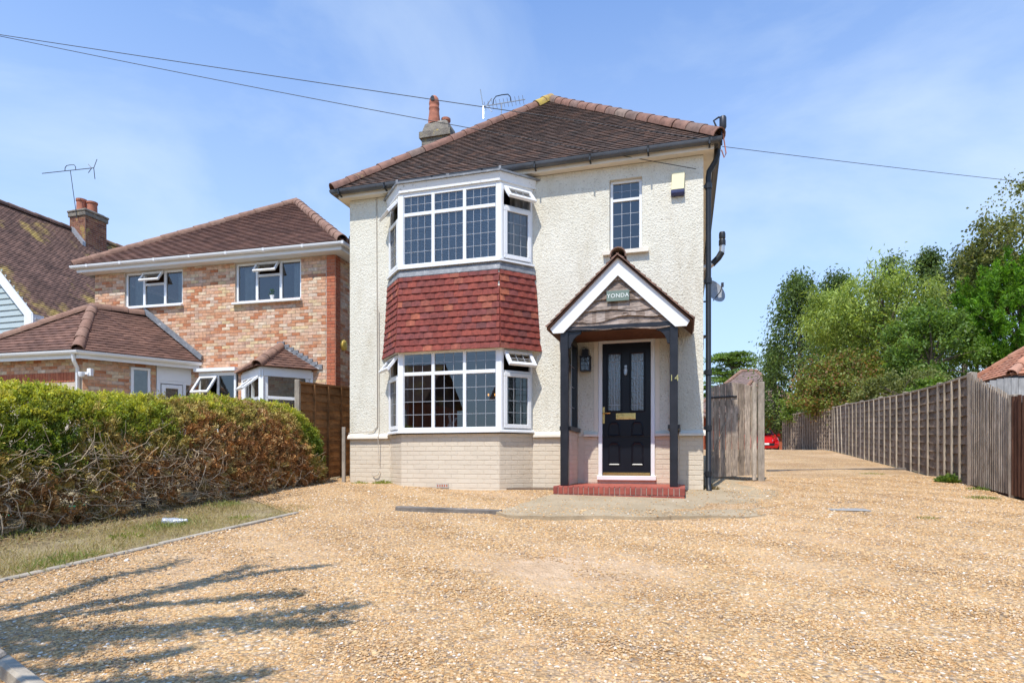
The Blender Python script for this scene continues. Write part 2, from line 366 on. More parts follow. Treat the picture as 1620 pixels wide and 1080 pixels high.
# unit pieces shared by many objects
def brick_unit(name, mat, ch=.07, chz=.12):
    m = MB(); a, b = .5-ch*.35, .5-chz
    fr = [(-a, -1, -b), (a, -1, -b), (a, -1, b), (-a, -1, b)]; bk = [(-.5, 0, -.5), (.5, 0, -.5), (.5, 0, .5), (-.5, 0, .5)]; md = [(x, -.55, z) for x, _, z in bk]
    m.v = fr+md+bk; m.f = [(0, 1, 2, 3)]
    for i in range(4): j = (i+1) % 4; m.f += [(4+i, 4+j, j, i), (8+i, 8+j, 4+j, 4+i)]
    return m.mesh(name, mat)
def tile_unit(name, mat):   # x width, z up the slope (1 long), y out of the slope; bottom edge thick and proud
    m = MB(); m.v = [(-.5, 0, 0), (.5, 0, 0), (.5, .028, 0), (-.5, .028, 0), (-.5, -.002, 1.25), (.5, -.002, 1.25), (.5, .008, 1.25), (-.5, .008, 1.25), (0, .034, 0), (0, .012, 1.25)]
    m.f = [(3, 8, 9, 7), (8, 2, 6, 9), (0, 1, 2, 8, 3), (1, 5, 6, 2), (0, 3, 7, 4)]
    return m.mesh(name, mat)
def add_unit(mb, me, M):
    i = len(mb.v); mb.v += [tuple(M @ vv.co) for vv in me.vertices]; mb.f += [tuple(i+k for k in p.vertices) for p in me.polygons]

def tile_places(A, B, C, D, gauge, tw, jit=.0015, stagger=True):
    """tiles over the planar quad A-B (eaves) C-D (top; C above B, D above A); yields matrices for the tile unit"""
    A, B, C, D = map(Vector, (A, B, C, D)); e = (B-A).normalized(); n = e.cross((D+C)/2-(A+B)/2).normalized()
    up = n.cross(e).normalized()
    if n.z < -.01 or False: n = -n
    hgt = ((C+D)/2-A).dot(up); nc = max(1, round(hgt/gauge)); gz = hgt/nc; out = []
    def edge(P, Q, h):
        hp, hq = (P-A).dot(up), (Q-A).dot(up); t = 0 if abs(hq-hp) < 1e-6 else (h-hp)/(hq-hp); return (P+(Q-P)*min(1, max(0, t))-A).dot(e)
    for j in range(nc):
        h = j*gz; x0, x1 = edge(A, D, h), edge(B, C, h); x0b, x1b = edge(A, D, h+gz), edge(B, C, h+gz)
        a, b = max(x0, x0-0), x1
        x = (math.floor(a/tw)+(.5 if (j % 2 and stagger) else 0))*tw
        if x > a: x -= tw
        while x < b-.01:
            l, r = max(x, a), min(x+tw, b)
            if r-l > .02:
                p = A+e*((l+r)/2)+up*(h+random.uniform(-jit, jit))+n*random.uniform(0, .002)
                sl = random.uniform(-.003, .003)
                out.append((p, axes(p, e*(r-l-.003)+n*sl, n, up*gz)))
            x += tw
    return out
def lay(places, unit, name, parent, stuffname, single=300, key=None):
    """the pieces that show largest as objects, the rest joined into one part"""
    pl = sorted(places, key=key) if key else places
    for p, M in pl[:single]: put(name, unit, parent, M)
    if len(pl) > single:
        mb = MB()
        for p, M in pl[single:]: add_unit(mb, unit, M)
        put(stuffname, mb.mesh(stuffname, None, fix=False), parent, kind='stuff').data.materials.append(unit.materials[0])
def hip_unit(name, mat, r=.11, t=.016):   # half-round ridge tile 1 long in x, flared lower end at x=0
    m = MB(); n = 8
    for x, rr in ((0, r*1.06), (1.06, r*.94)):
        for k in range(n+1): q = math.pi*(-.08+1.16*k/n); m.v.append((x, -rr*math.cos(q), rr*math.sin(q)))
        for k in range(n+1): q = math.pi*(-.08+1.16*k/n); m.v.append((x, -(rr-t)*math.cos(q), (rr-t)*math.sin(q)))
    w = n+1
    for k in range(n): m.f += [(k, k+1, 2*w+k+1, 2*w+k), (w+k, 3*w+k, 3*w+k+1, w+k+1), (k, w+k, w+k+1, k+1)]
    me = m.mesh(name, mat); me.shade_smooth(); me.set_sharp_from_angle(angle=R(40)); return me
def hip_run(parent, a, b, unit, name, piece=.36, drop=.03, single=True):
    a, b = Vector(a), Vector(b); L = (b-a).length; k = max(1, round(L/piece)); e = (b-a).normalized(); sd = Vector((0, 0, 1)).cross(e).normalized(); up = e.cross(sd)
    for i in range(k):
        p = a+e*(L*i/k)-up*drop+sd*random.uniform(-.006, .006)+up*random.uniform(-.005, .006)
        put(name, unit, parent, axes(p, e*(L/k)+up*random.uniform(-.008, .008), sd, up))
def sweep(mb, path, prof):   # prof in (side, up) offsets; path horizontal polyline
    pts = [Vector(p) for p in path]; i0 = len(mb.v); k = len(pts); n = len(prof)
    for j, p in enumerate(pts):
        d0 = (pts[j]-pts[j-1]).normalized() if j else None; d1 = (pts[j+1]-pts[j]).normalized() if j < k-1 else None
        if d0 is None: d0 = d1
        if d1 is None: d1 = d0
        t = (d0+d1).normalized(); sd = Vector((t.y, -t.x, 0)); f = 1/max(.3, sd.dot(Vector((d0.y, -d0.x, 0))))
        mb.v += [tuple(p+sd*(a*f)+Vector((0, 0, b))) for a, b in prof]
    for j in range(k-1):
        for a in range(n):
            b = (a+1) % n; mb.f.append((i0+j*n+a, i0+j*n+b, i0+(j+1)*n+b, i0+(j+1)*n+a))
    mb.f.append(tuple(i0+a for a in range(n))); mb.f.append(tuple(i0+(k-1)*n+a for a in range(n)))
GUT = [(-.055, .02), (-.05, -.02), (-.03, -.047), (0, -.056), (.03, -.047), (.05, -.02), (.055, .02), (.048, .02), (.04, -.016), (0, -.046), (-.04, -.016), (-.048, .02)]

# ------------------------------------------------------------------ windows
def casement(part, M, w, h, cols, rows, f=.055, hinge=None, ang=0., bars=True, d=.05, fr='white_upvc', glass='glass'):
    """an opening or fixed sash at M (x along, y inwards, z up), top-hung by ang"""
    if ang: M = M @ Matrix.Translation((0, -.02, h)) @ Matrix.Rotation(ang, 4, 'X') @ Matrix.Translation((0, .02, -h))
    m = MB(); m.box(0, w, -d*.6, d*.4, 0, f); m.box(0, w, -d*.6, d*.4, h-f, h); m.box(0, f, -d*.6, d*.4, f, h-f); m.box(w-f, w, -d*.6, d*.4, f, h-f)
    put('sash', bevel(m, fr, .006), part, M)
    pane(part, M @ Matrix.Translation((f, 0, f)), w-2*f, h-2*f, cols, rows, glass)
def bevel(m, mat, width):
    me = m.mesh('frame', mat); bm = bmesh.new(); bm.from_mesh(me)
    bmesh.ops.bevel(bm, geom=[e for e in bm.edges], offset=width, segments=1, affect='EDGES', clamp_overlap=True); bm.to_mesh(me); bm.free(); return me
def pane(part, M, w, h, cols=0, rows=0, glass='glass'):
    m = MB(); m.quad((0, 0, 0), (w, 0, 0), (w, 0, h), (0, 0, h)); put('pane', m.mesh('pane', glass, fix=False), part, M)
    if cols:
        m = MB(); t = .004
        for i in range(1, cols): m.box(w*i/cols-t, w*i/cols+t, -.007, .005, 0, h)
        for j in range(1, rows): m.box(0, w, -.005, .003, h*j/rows-t, h*j/rows+t)
        put('leading', m.mesh('leading', 'lead_strip'), part, M)

# ================================================================== MAIN HOUSE
house = H.root('detached_house', 'cream roughcast house with red tile-hung bay and black front door', 'house')
WL, DEP, EH = -6.08, 9.2, 5.21
BAY = dict(b0=-5.27, b1=-2.69, f0=-4.84, f1=-3.12, d=-.45)
door_h = (-1.60, -.72, .25, 2.47); stair_h = (-1.425, -.915, 3.83, 5.0)
low_h = (BAY['b0']+.04, BAY['b1']-.04, 1.0, 2.42); up_h = (BAY['b0']+.04, BAY['b1']-.04, 3.70, 5.12)
m = MB(); wall_holes(m, WL, 0, .93, EH, [(door_h[0], door_h[1], .93, door_h[3]), stair_h, low_h, up_h], 0, .22)
for u in (WL, 0.): # side walls and back
    s_ = 1 if u else -1; m.quad((u, 0, -.6), (u, DEP, -.6), (u, DEP, EH), (u, 0, EH)); m.quad((u+.22*s_, .22, -.6), (u+.22*s_, .22, EH), (u+.22*s_, DEP, EH), (u+.22*s_, DEP, -.6))
m.quad((WL, DEP, -.6), (0, DEP, -.6), (0, DEP, EH), (WL, DEP, EH))
m.build('wall', 'roughcast', house)
# plinth: painted brick, each brick laid
m = MB(); wall_holes(m, WL, 0, -.6, .93, [(door_h[0], door_h[1], .25, .93)], .012, .21)
m.quad((BAY['f0'], BAY['d']+.012, -.5), (BAY['f1'], BAY['d']+.012, -.5), (BAY['f1'], BAY['d']+.012, .98), (BAY['f0'], BAY['d']+.012, .98))
for a, b in ((BAY['b0'], BAY['f0']), (BAY['b1'], BAY['f1'])):
    m.quad((a, .012, -.5), (b, BAY['d']+.012, -.5), (b, BAY['d']+.012, .98), (a, .012, .98))
plinth = m.build('plinth', 'plinth_joint', house)
BR = brick_unit('brick', 'plinth_paint', .06, .06)
def brick_places(A, B, w0, w1, holes=(), L=.225, hgt=.075, proud=.0055, joint=.007, flem=False):
    A, B = Vector(A), Vector(B); e = (B-A).normalized(); n_in = Vector((0, 0, 1)).cross(e); W = (B-A).length; out = []; j = 0; w = w0
    while w < w1-.02:
        h = min(hgt, w1-w); x = -(L/2 if j % 2 else 0); k = 0
        while x < W-.012:
            l = L*(.5 if flem and (k+j) % 2 else 1.); a, b = max(0, x), min(W, x+l); x += l; k += 1
            if b-a < .03: continue
            segs = [(a, b)]
            for (ha, hb, hc, hd) in holes:
                if hc < w+h*.5 < hd:
                    segs = [s2 for (p, q) in segs for s2 in ((p, min(q, ha)), (max(p, hb), q)) if s2[1]-s2[0] > .03]
            for p, q in segs:
                o = A+e*((p+q)/2)+Vector((0, 0, w+h/2)); pr = proud*random.uniform(.75, 1.1)
                out.append((o, axes(o, e*(q-p-joint), n_in*pr, Vector((0, 0, h-joint)))))
        w += hgt; j += 1
    return out
P = []
P += brick_places((WL, .012, 0), (BAY['b0']-.004, .012, 0), -.05, .93)
P += brick_places((BAY['b0'], .012, 0), (BAY['f0'], BAY['d']+.012, 0), -.05, .985)
P += brick_places((BAY['f0'], BAY['d']+.012, 0), (BAY['f1'], BAY['d']+.012, 0), -.05, .985)
P += brick_places((BAY['f1'], BAY['d']+.012, 0), (BAY['b1'], .012, 0), -.05, .985)
P += brick_places((BAY['b1']+.004, .012, 0), (-2.0, .012, 0), -.05, .93)
P += brick_places((-1.83, .012, 0), (door_h[0]-.01, .012, 0), .19, .93)
P += brick_places((door_h[1]+.01, .012, 0), (-.47, .012, 0), .19, .93)
P += brick_places((-.36, .012, 0), (0, .012, 0), -.05, .93)
lay(P, BR, 'brick', plinth, 'lower_bricks', 400)
m = MB()
cap = [(-.0, 0), (-.055, .0), (-.055, .035), (0, .085)]
for a, b in ((WL-.02, BAY['b0']-.03), (BAY['b1']+.03, -1.97), (-1.83, door_h[0]), (door_h[1], -.48), (-.36, .03)):
    m.prism([(a, y, .93+z) for y, z in cap], (b-a, 0, 0))
m.build('plinth_cap', 'cream_paint', house)
# rooms behind the windows
m = MB()
m.box(WL+.23, -.23, .25, 5.2, 2.50, 2.62); m.box(WL+.23, -.23, .25, 5.2, 5.16, 5.2); m.box(-2.28, -2.2, .25, 5.0, .1, 2.5); m.box(-2.28, -2.2, .25, 5.0, 2.62, 5.16); m.box(WL+.23, -.23, 5.0, 5.06, .1, 5.16)
m.build('room_partition', 'room_wall', house)
m = MB(); m.box(WL+.23, -.23, -.35, 5.0, .02, .1); m.build('room_floor', 'room_floor', house)

def bay_window(w0, w1, cols_top, cols_low, rows_low, open_ang, transom, extra_head):
    b = BAY; d = b['d']; m = MB(); pts = [Vector((b['b0'], 0, 0)), Vector((b['f0'], d, 0)), Vector((b['f1'], d, 0)), Vector((b['b1'], 0, 0))]
    sill = [(-.06, 0), (.075, 0), (.075, .028), (.03, .045), (-.06, .045)]
    sweep(m, [p+Vector((0, 0, w0)) for p in pts], sill)
    sweep(m, [p+Vector((0, 0, w1-.06)) for p in pts], [(-.05, 0), (.018, 0), (.018, .06+extra_head), (-.05, .06+extra_head)])
    for p in pts[1:3]: m.prism([p+Vector((x, y, w0+.045)) for x, y in ((-.07, .01), (-.045, -.026), (.045, -.026), (.07, .01), (.04, .06), (-.04, .06))], (0, 0, w1-w0-.105))
    part = m.build('bay_window', 'white_upvc', house)
    zt = w1-.06-transom; z0 = w0+.045; z1 = w1-.06
    for i, (p, q) in enumerate(zip(pts, pts[1:])):
        e = (q-p).normalized(); n_in = Vector((0, 0, 1)).cross(e); L = (q-p).length
        M = axes(p, e, n_in, Vector((0, 0, 1)))
        if i == 1:
            f = MB(); a = .062; wd = L-2*a; mw = .058; pw = (wd-2*mw)/3
            f.box(a-.01, L-a+.01, -.022, .045, z0, z0+.045); f.box(a-.01, L-a+.01, -.022, .045, z1-.035, z1); f.box(a, L-a, -.020, .045, zt-.03, zt+.03)
            for k in (1, 2): x = a+k*pw+(k-1)*mw; f.box(x, x+mw, -.024, .047, z0+.002, z1-.002)
            put('frame', bevel(f, 'white_upvc', .007), part, M)
            for k in range(3):
                x = a+k*(pw+mw); X = lambda z: M @ Matrix.Translation((x, .0, z))
                pane(part, X(z0+.045), pw, zt-.03-z0-.045, cols_low, rows_low); pane(part, X(zt+.03), pw, z1-.035-zt-.03, cols_top, 2)
        else:
            f = MB(); a = (.045, .06) if i == 0 else (.06, .045); x0, x1 = a[0], L-a[1]
            f.box(0, x0, -.012, .045, z0, z1); f.box(x1, L, -.012, .045, z0, z1); f.box(x0, x1, -.010, .045, zt-.02, zt+.02); f.box(x0, x1, -.010, .045, z0, z0+.02); f.box(x0, x1, -.010, .045, z1-.02, z1)
            put('frame', bevel(f, 'white_upvc', .006), part, M)
            casement(part, M @ Matrix.Translation((x0+.004, -.02, z0+.024)), x1-x0-.008, zt-.03-z0-.02, 3, rows_low, .062)
            casement(part, M @ Matrix.Translation((x0+.004, -.02, zt+.024)), x1-x0-.008, z1-.02-zt-.028, 3, 2, .055, ang=-open_ang)
    return part, pts
low_bay, bpts = bay_window(1.0, 2.40, 3, 3, 4, R(38), .36, .02)
up_bay, _ = bay_window(3.72, 5.02, 4, 4, 4, R(40), .33, .0)
# tile-hung skirt between the bays
SK0, SK1 = 2.33, 3.62
def ring(off, drop=0):   # bay outline pushed outwards
    b = BAY; k = off*math.tan(R(22.9)); return [Vector((b['b0']-off*1.35, 0.004, 0)), Vector((b['f0']-k, b['d']-off, 0)), Vector((b['f1']+k, b['d']-off, 0)), Vector((b['b1']+off*1.35, .004, 0))]
bot, top = ring(.11), ring(.035); m = MB(); nb = 6
def skirt_at(t): return [a.lerp(b, t**.72) for a, b in zip(bot, top)]
rows = [[p+Vector((0, 0, SK0+(SK1-SK0)*k/nb)) for p in skirt_at(k/nb)] for k in range(nb+1)]
for r0, r1 in zip(rows, rows[1:]):
    for i in range(3): m.quad(r0[i], r0[i+1], r1[i+1], r1[i])
m.quad(*[p+Vector((0, 0, .004)) for p in rows[0]])
skirt = m.build('tile_hung_skirt', 'cream_paint', house)
HT = tile_unit('hanging_tile', 'hanging_tile'); NC = 12
for j in range(NC):
    ra = [p+Vector((0, 0, SK0+(SK1-SK0)*j/NC)) for p in skirt_at(j/NC)]; rb = [p+Vector((0, 0, SK0+(SK1-SK0)*(j+1)/NC)) for p in skirt_at((j+1)/NC)]
    for i in range(3):
        A, B = ra[i], ra[i+1]; up = ((rb[i]+rb[i+1])/2-(A+B)/2); e = (B-A).normalized(); up = up-e*up.dot(e); n_out = e.cross(up).normalized(); L = (B-A).length
        x = -(.0825 if j % 2 else 0)
        while x < L-.01:
            a, b_ = max(0, x), min(L, x+.165); x += .165
            if b_-a < .03: continue
            p = A+e*((a+b_)/2)+Vector((0, 0, random.uniform(-.0015, .0015))); put('hanging_tile', HT, skirt, axes(p, e*(b_-a-.002)+n_out*random.uniform(-.003, .003), n_out, up))
m = MB(); sweep(m, [p+Vector((0, 0, SK1-.035)) for p in ring(.028)], [(-.02, 0), (.032, 0), (.034, .012), (.006, .13), (-.02, .135)]); m.build('lead_flashing', 'lead_flashing', house)
# flat roof and flaking fascia of the upper bay
m = MB(); fp = ring(.05)
m.prism([p+Vector((0, 0, 5.0)) for p in fp], (0, 0, .03)); sweep(m, [p+Vector((0, 0, 5.03)) for p in ring(.03)], [(-.03, 0), (.02, 0), (.045, .10), (-.03, .10)])
m.build('bay_fascia', 'flaking_white', house)
m = MB(); m.prism([p+Vector((0, 0, 5.131)) for p in ring(.105)], (0, 0, .03))
for p in ring(.09)[1:3]: m.box(p.x-.02, p.x+.02, p.y-.0, p.y+.06, 5.16, 5.21)
m.box(-4.0, -3.95, BAY['d']-.08, BAY['d']-.03, 5.16, 5.20)
m.build('bay_roof', 'lead_flashing', house)
# blinds and curtains upstairs, ledge downstairs
m = MB()
for k in range(46):
    z = 3.80+k*.025; m.box(BAY['f0']+.05, BAY['f1']-.05, BAY['d']+.075, BAY['d']+.09, z, z+.013, None)
m.build('venetian_blind', 'blind', house)
def drape(parent, u0, u1, v, z0, z1, n=40, amp=.03, name='curtain', mat='curtain'):
    m = MB()
    for i in range(n):
        a, b = u0+(u1-u0)*i/n, u0+(u1-u0)*(i+1)/n; y = lambda x: v+amp*math.sin((x-u0)*46)
        m.quad((a, y(a), z0), (b, y(b), z0), (b, y(b), z1), (a, y(a), z1))
    return put(name, m.mesh(name, mat, True, fix=False), parent)
drape(house, BAY['b0']+.08, BAY['b0']+.42, .12, 3.75, 5.02); drape(house, BAY['b1']-.42, BAY['b1']-.08, .12, 3.75, 5.02); drape(house, BAY['f0']+.1, BAY['f0']+.28, BAY['d']+.2, 3.75, 5.02)
drape(house, BAY['b0']+.08, BAY['b0']+.30, .12, 1.03, 2.4)
m = MB(); m.prism([Vector((p.x*.99-.03, p.y+.06, 1.0)) for p in bpts], (0, 0, .03)); m.build('window_board', 'white_upvc', house)

# stair window
def flat_window(parent, fr, u0, u1, w0, w1, v, transom=None, cols=3, rt=2, rl=4, f=.045, sill=True):
    m = MB(); m.box(u0, u1, v, v+.06, w0, w0+f); m.box(u0, u1, v, v+.06, w1-f, w1); m.box(u0, u0+f, v, v+.06, w0+f, w1-f); m.box(u1-f, u1, v, v+.06, w0+f, w1-f)
    if transom: m.box(u0+f, u1-f, v+.003, v+.06, transom-f/2, transom+f/2)
    part = put('window', bevel(m, fr, .005), parent); T = lambda x, z: Matrix.Translation((x, v+.03, z))
    if transom: pane(part, T(u0+f, w0+f), u1-u0-2*f, transom-f/2-w0-f, cols, rl); pane(part, T(u0+f, transom+f/2), u1-u0-2*f, w1-f-transom-f/2, cols, rt)
    else: pane(part, T(u0+f, w0+f), u1-u0-2*f, w1-w0-2*f, cols, rl)
    return part
flat_window(house, 'white_upvc', stair_h[0]+.005, stair_h[1]-.005, stair_h[2]+.03, stair_h[3], .06, 4.69)
m = MB(); m.box(stair_h[0]-.1, stair_h[1]+.1, -.07, .06, stair_h[2]-.03, stair_h[2]+.028); m.build('window_sill', 'cream_paint', house)

# roof ------------------------------------------------------------
EV = -.20; EW = 5.345; AP = Vector((-3.04, 3.04, 8.25)); AP2 = Vector((-3.04, DEP-3.04, 8.25))
c0, c1, c2, c3 = Vector((WL-.2, EV, EW)), Vector((.2, EV, EW)), Vector((.2, DEP+.2, EW)), Vector((WL-.2, DEP+.2, EW))
m = MB(); dz = Vector((0, 0, -.03))
for q in ((c0, c1, AP), (c1, c2, AP2, AP), (c2, c3, AP2), (c3, c0, AP, AP2)): m.quad(*[p+dz for p in q])
roof = m.build('roof', 'roof_tile', house)
RT = tile_unit('roof_tile', 'roof_tile')
fr = tile_places(c0, c1, AP+Vector((.02, 0, 0)), AP-Vector((.02, 0, 0)), .1, .168)
lay(fr, RT, 'roof_tile', roof, 'upper_roof_tiles', 300, key=lambda t: t[0].z*1.6-t[0].x*.35)
oth = tile_places(c1, c2, AP2, AP, .1, .168)+tile_places(c3, c0, AP, AP2, .1, .168)
lay(oth, RT, 'roof_tile', roof, 'side_roof_tiles', 0)
HP = hip_unit('hip_tile', 'hip_tile'); APX = hip_unit('apex_tile', 'apex_tile', .125)
lift = Vector((0, 0, .035)); ap_l = AP+lift
hip_run(roof, c0+lift+Vector((-.03, -.03, .0)), AP.lerp(c0, .075)+lift, HP, 'hip_tile', .345); hip_run(roof, c1+lift+Vector((.03, -.03, 0)), AP.lerp(c1, .06)+lift, HP, 'hip_tile', .345)
hip_run(roof, AP.lerp(c0, .085)+lift, ap_l+Vector((0, 0, .02)), APX, 'hip_tile', .3); hip_run(roof, AP.lerp(c1, .07)+lift, ap_l+Vector((0, 0, .015)), HP, 'hip_tile', .3)
hip_run(roof, AP+lift, AP2+lift, HP, 'ridge_tile', .36)
# eaves
m = MB(); loop = [(WL-.15, DEP+.15, 0), (WL-.15, -.15, 0), (.15, -.15, 0), (.15, DEP+.15, 0)]
sweep(m, [Vector(p)+Vector((0, 0, 5.21)) for p in loop[1:3]+loop[3:]], [(-.02, 0), (.0, 0), (.0, .125), (-.02, .125)])
sweep(m, [Vector(loop[0])+Vector((0, 0, 5.21)), Vector(loop[1])+Vector((0, 0, 5.21))], [(-.02, 0), (.0, 0), (.0, .125), (-.02, .125)])
m.box(WL-.13, .13, -.13, .0, 5.215, 5.24); m.box(0, .13, 0, DEP, 5.216, 5.24); m.box(WL-.13, WL, 0, DEP, 5.216, 5.24)
m.build('fascia_soffit', 'cream_paint', house)
gp = [(WL-.205, DEP+.1, 0), (WL-.205, -.205, 0), (.205, -.205, 0), (.205, DEP+.1, 0)]
m = MB(); sweep(m, [Vector(p)+Vector((0, 0, 5.315)) for p in gp], GUT)
gut = m.build('gutter', 'grey_gutter', house, True)
for k in range(8):
    u = -6.15+k*.89; m = MB(); m.box(u-.012, u+.012, -.268, -.15, 5.30, 5.345); m.box(u-.012, u+.012, -.268, -.258, 5.24, 5.345); m.prism([(u-.012, -.268, 5.27), (u-.012, -.22, 5.235), (u-.012, -.15, 5.225), (u-.012, -.15, 5.245), (u-.012, -.215, 5.25), (u-.012, -.255, 5.28)], (.024, 0, 0)); m.build('gutter_bracket', 'black_plastic', gut)
m = MB()
m.tube([(.205, .02, 5.27), (.205, .02, 5.19), (.17, .03, 5.09), (.085, .06, 4.97), (.075, .07, 4.88), (.075, .07, .2), (.085, -.02, .08)], .042, 10)
pipe = m.build('downpipe', 'black_plastic', house, True)
for z in (4.75, 3.3, 1.9, 1.05, .35):
    m = MB(); m.lathe([(.042, -.04), (.052, -.04), (.052, .04), (.042, .04)], (.075, .07, z), 12); m.box(-.005, .04, .05, .09, z-.02, z+.02); m.build('pipe_collar', 'black_plastic', pipe)
# corner clutter: floodlight on the eaves, flue and vent on the side wall
fl = H.W(.27, -.2, 5.40); t = empty('eaves_camera', fl, -H.a, 'small dark security camera on the corner of the tiled eaves', 'camera')
m = MB(); m.lathe([(0, 0), (.035, 0), (.05, .03), (.05, .17), (.04, .19), (0, .19)], (.0, 0, .05), 14); m.build('camera_body', 'dark_metal', t, True)
m = MB(); m.tube([(-.02, 0, -.18), (-.02, 0, .03), (-.09, 0, .10), (-.13, .0, .20), (-.06, 0, .24), (0, 0, .22)], .014, 8); m.build('bracket_arm', 'dark_metal', t, True)
m = MB(); m.tube([(0, .02, 0), (.02, .02, -.12), (.045, .02, -.3), (.02, .02, -.36), (-.02, .0, -.25)], .009, 6); m.build('cable', 'terracotta', t, True)
m = MB(); m.tube([(-.02, 3.0, 4.36), (.22, 3.0, 4.42), (.37, 3.0, 4.56), (.43, 3.0, 4.66), (.44, 3.0, 4.80)], .055, 12); flue = m.build('flue_pipe', 'metal_grey', house, True)
m = MB()
for z, r_ in ((4.80, .066), (4.94, .062)): m.lathe([(.0, 0), (r_, 0), (r_, .09), (r_*.85, .12), (0, .12)], (.44, 3.0, z), 14)
m.tube([(.25, 3, 4.44), (.37, 3.0, 4.56), (.43, 3.0, 4.66)], .063, 12)
m.build('flue_terminal', 'black_plastic', flue, True)
m = MB(); m.box(0, .12, 4.0, 4.2, 2.95, 3.2); m.box(0, .16, 3.98, 4.22, 3.2, 3.23); m.build('vent_cowl', 'black_plastic', house)
# chimney
m = MB(); m.box(-6.36, -5.66, 3.7, 4.3, 5.3, 8.25); m.build('chimney_stack', 'old_chimney', house)
m = MB(); P4 = lambda x, y, z, i: [(-6.36-x+i, 3.7-x+i, z), (-5.66+x-i, 3.7-x+i, z), (-5.66+x-i, 4.3+x-i, z), (-6.36-x+i, 4.3+x-i, z)]
for a, b, i0, i1 in ((8.25, 8.40, -.05, -.05), (8.40, 8.62, -.0, .06), (8.62, 8.72, .06, .16)):
    lo = [(-6.36+i0, 3.7+i0, a), (-5.66-i0, 3.7+i0, a), (-5.66-i0, 4.3-i0, a), (-6.36+i0, 4.3-i0, a)]; hi = [(-6.36+i1, 3.7+i1, b), (-5.66-i1, 3.7+i1, b), (-5.66-i1, 4.3-i1, b), (-6.36+i1, 4.3-i1, b)]
    for k in range(4): m.quad(lo[k], lo[(k+1) % 4], hi[(k+1) % 4], hi[k])
    m.quad(*lo); m.quad(*hi)
chim = m.build('chimney', 'old_chimney', house)
pot = [(.15, 0), (.145, .12), (.125, .28), (.118, .36), (.128, .38), (.128, .41), (.118, .43), (.118, .48), (.125, .50), (.125, .54), (.105, .64), (.07, .69), (.0, .71)]
m = MB(); m.lathe(pot, (-6.13, 3.92, 8.66), 18); p1 = m.build('chimney_pot', 'terracotta', chim, True)
m = MB(); q = [2*math.pi*k/12 for k in range(12)]; m.prism([(-6.13+.05*math.cos(a)+.01, 3.92-.127, 9.245+.065*math.sin(a)) for a in q], (0, -.008, 0)); m.build('cowl_opening', 'black_plastic', chim)
m = MB(); m.lathe([(.115, 0), (.10, .3), (.095, .42), (.115, .44), (.115, .50), (.085, .5), (.085, .2)], (-5.93, 4.18, 8.42), 16); m.build('chimney_pot', 'terracotta', chim, True)
# cables fixed to the wall
m = MB(); u = H.V(596, 320)[0]
m.tube([(u, -.01, 5.2), (u+.01, -.01, 3.4), (u+.02, -.012, 1.15), (u-.06, -.02, 1.06), (WL+.02, -.07, 1.03)], .008, 6); m.tube([(u+.05, -.02, 3.2), (u+.05, -.01, 1.05), (u+.06, -.07, .98), (u+.06, -.02, .45)], .006, 6)
m.tube([(u+.07, -.02, .36), (u+.04, -.03, .29), (u-.03, -.03, .27), (u-.08, -.03, .31)], .008, 6)
m.build('wall_cable', 'cable_cream', house, True)
# air brick
a0, w0_ = H.V(690, 772, BAY['d']); m = MB(); m.box(a0, a0+.22, BAY['d']-.006, BAY['d']+.01, .10, .17); ab = m.build('air_brick', 'mortar', house)
m = MB()
for k in range(5): m.box(a0+.02+k*.04, a0+.04+k*.04, BAY['d']-.008, BAY['d'], .115, .155)
m.build('vent_slot', 'red_brick', ab)

# front door -------------------------------------------------------
u0, u1, w0, w1 = door_h; m = MB(); f = .062
m.box(u0, u0+f, -.02, .10, w0, w1); m.box(u1-f, u1, -.02, .10, w0, w1); m.box(u0+f, u1-f, -.02, .10, w1-f, w1); m.box(u0-.02, u1+.02, -.05, .10, w0-.01, w0+.06)
put('door_frame', bevel(m, 'white_upvc', .006), house)
m = MB(); m.box(u0-.09, u1+.09, -.012, .02, w1+.004, w1+.12); m.box(u0-.07, u0-.003, -.01, .02, .98, w1+.004); m.box(u1+.003, u1+.07, -.01, .02, .98, w1+.004); m.build('door_surround', 'cream_paint', house)
du0, du1, dw0, dw1 = u0+f, u1-f, w0+.06, w1-f
gl = [(-1.445, -1.255, 1.34, 2.235), (-1.085, -.895, 1.34, 2.235)]
m = MB(); wall_holes(m, du0, du1, dw0, dw1, gl, .02, .05); door = m.build('front_door', 'black_door', house)
for a, b, c_, d_ in gl:
    m = MB(); t_ = .028
    for x0_, x1_, z0_, z1_ in ((a-t_, b+t_, c_-t_, c_), (a-t_, b+t_, d_, d_+t_), (a-t_, a, c_, d_), (b, b+t_, c_, d_)): m.box(x0_, x1_, .004, .03, z0_, z1_)
    put('glazing_bead', bevel(m, 'black_door', .008), door)
    pane(door, Matrix.Translation((a, .045, c_)), b-a, d_-c_, 2, 1, 'glass_obscure')
    m = MB()
    for z in (c_+.09, d_-.12): m.box(a, b, .038, .048, z-.004, z+.004)
    m.box(a+.05, a+.056, .038, .048, c_, d_); m.box(b-.056, b-.05, .038, .048, c_, d_); m.build('leading', 'lead_strip', door)
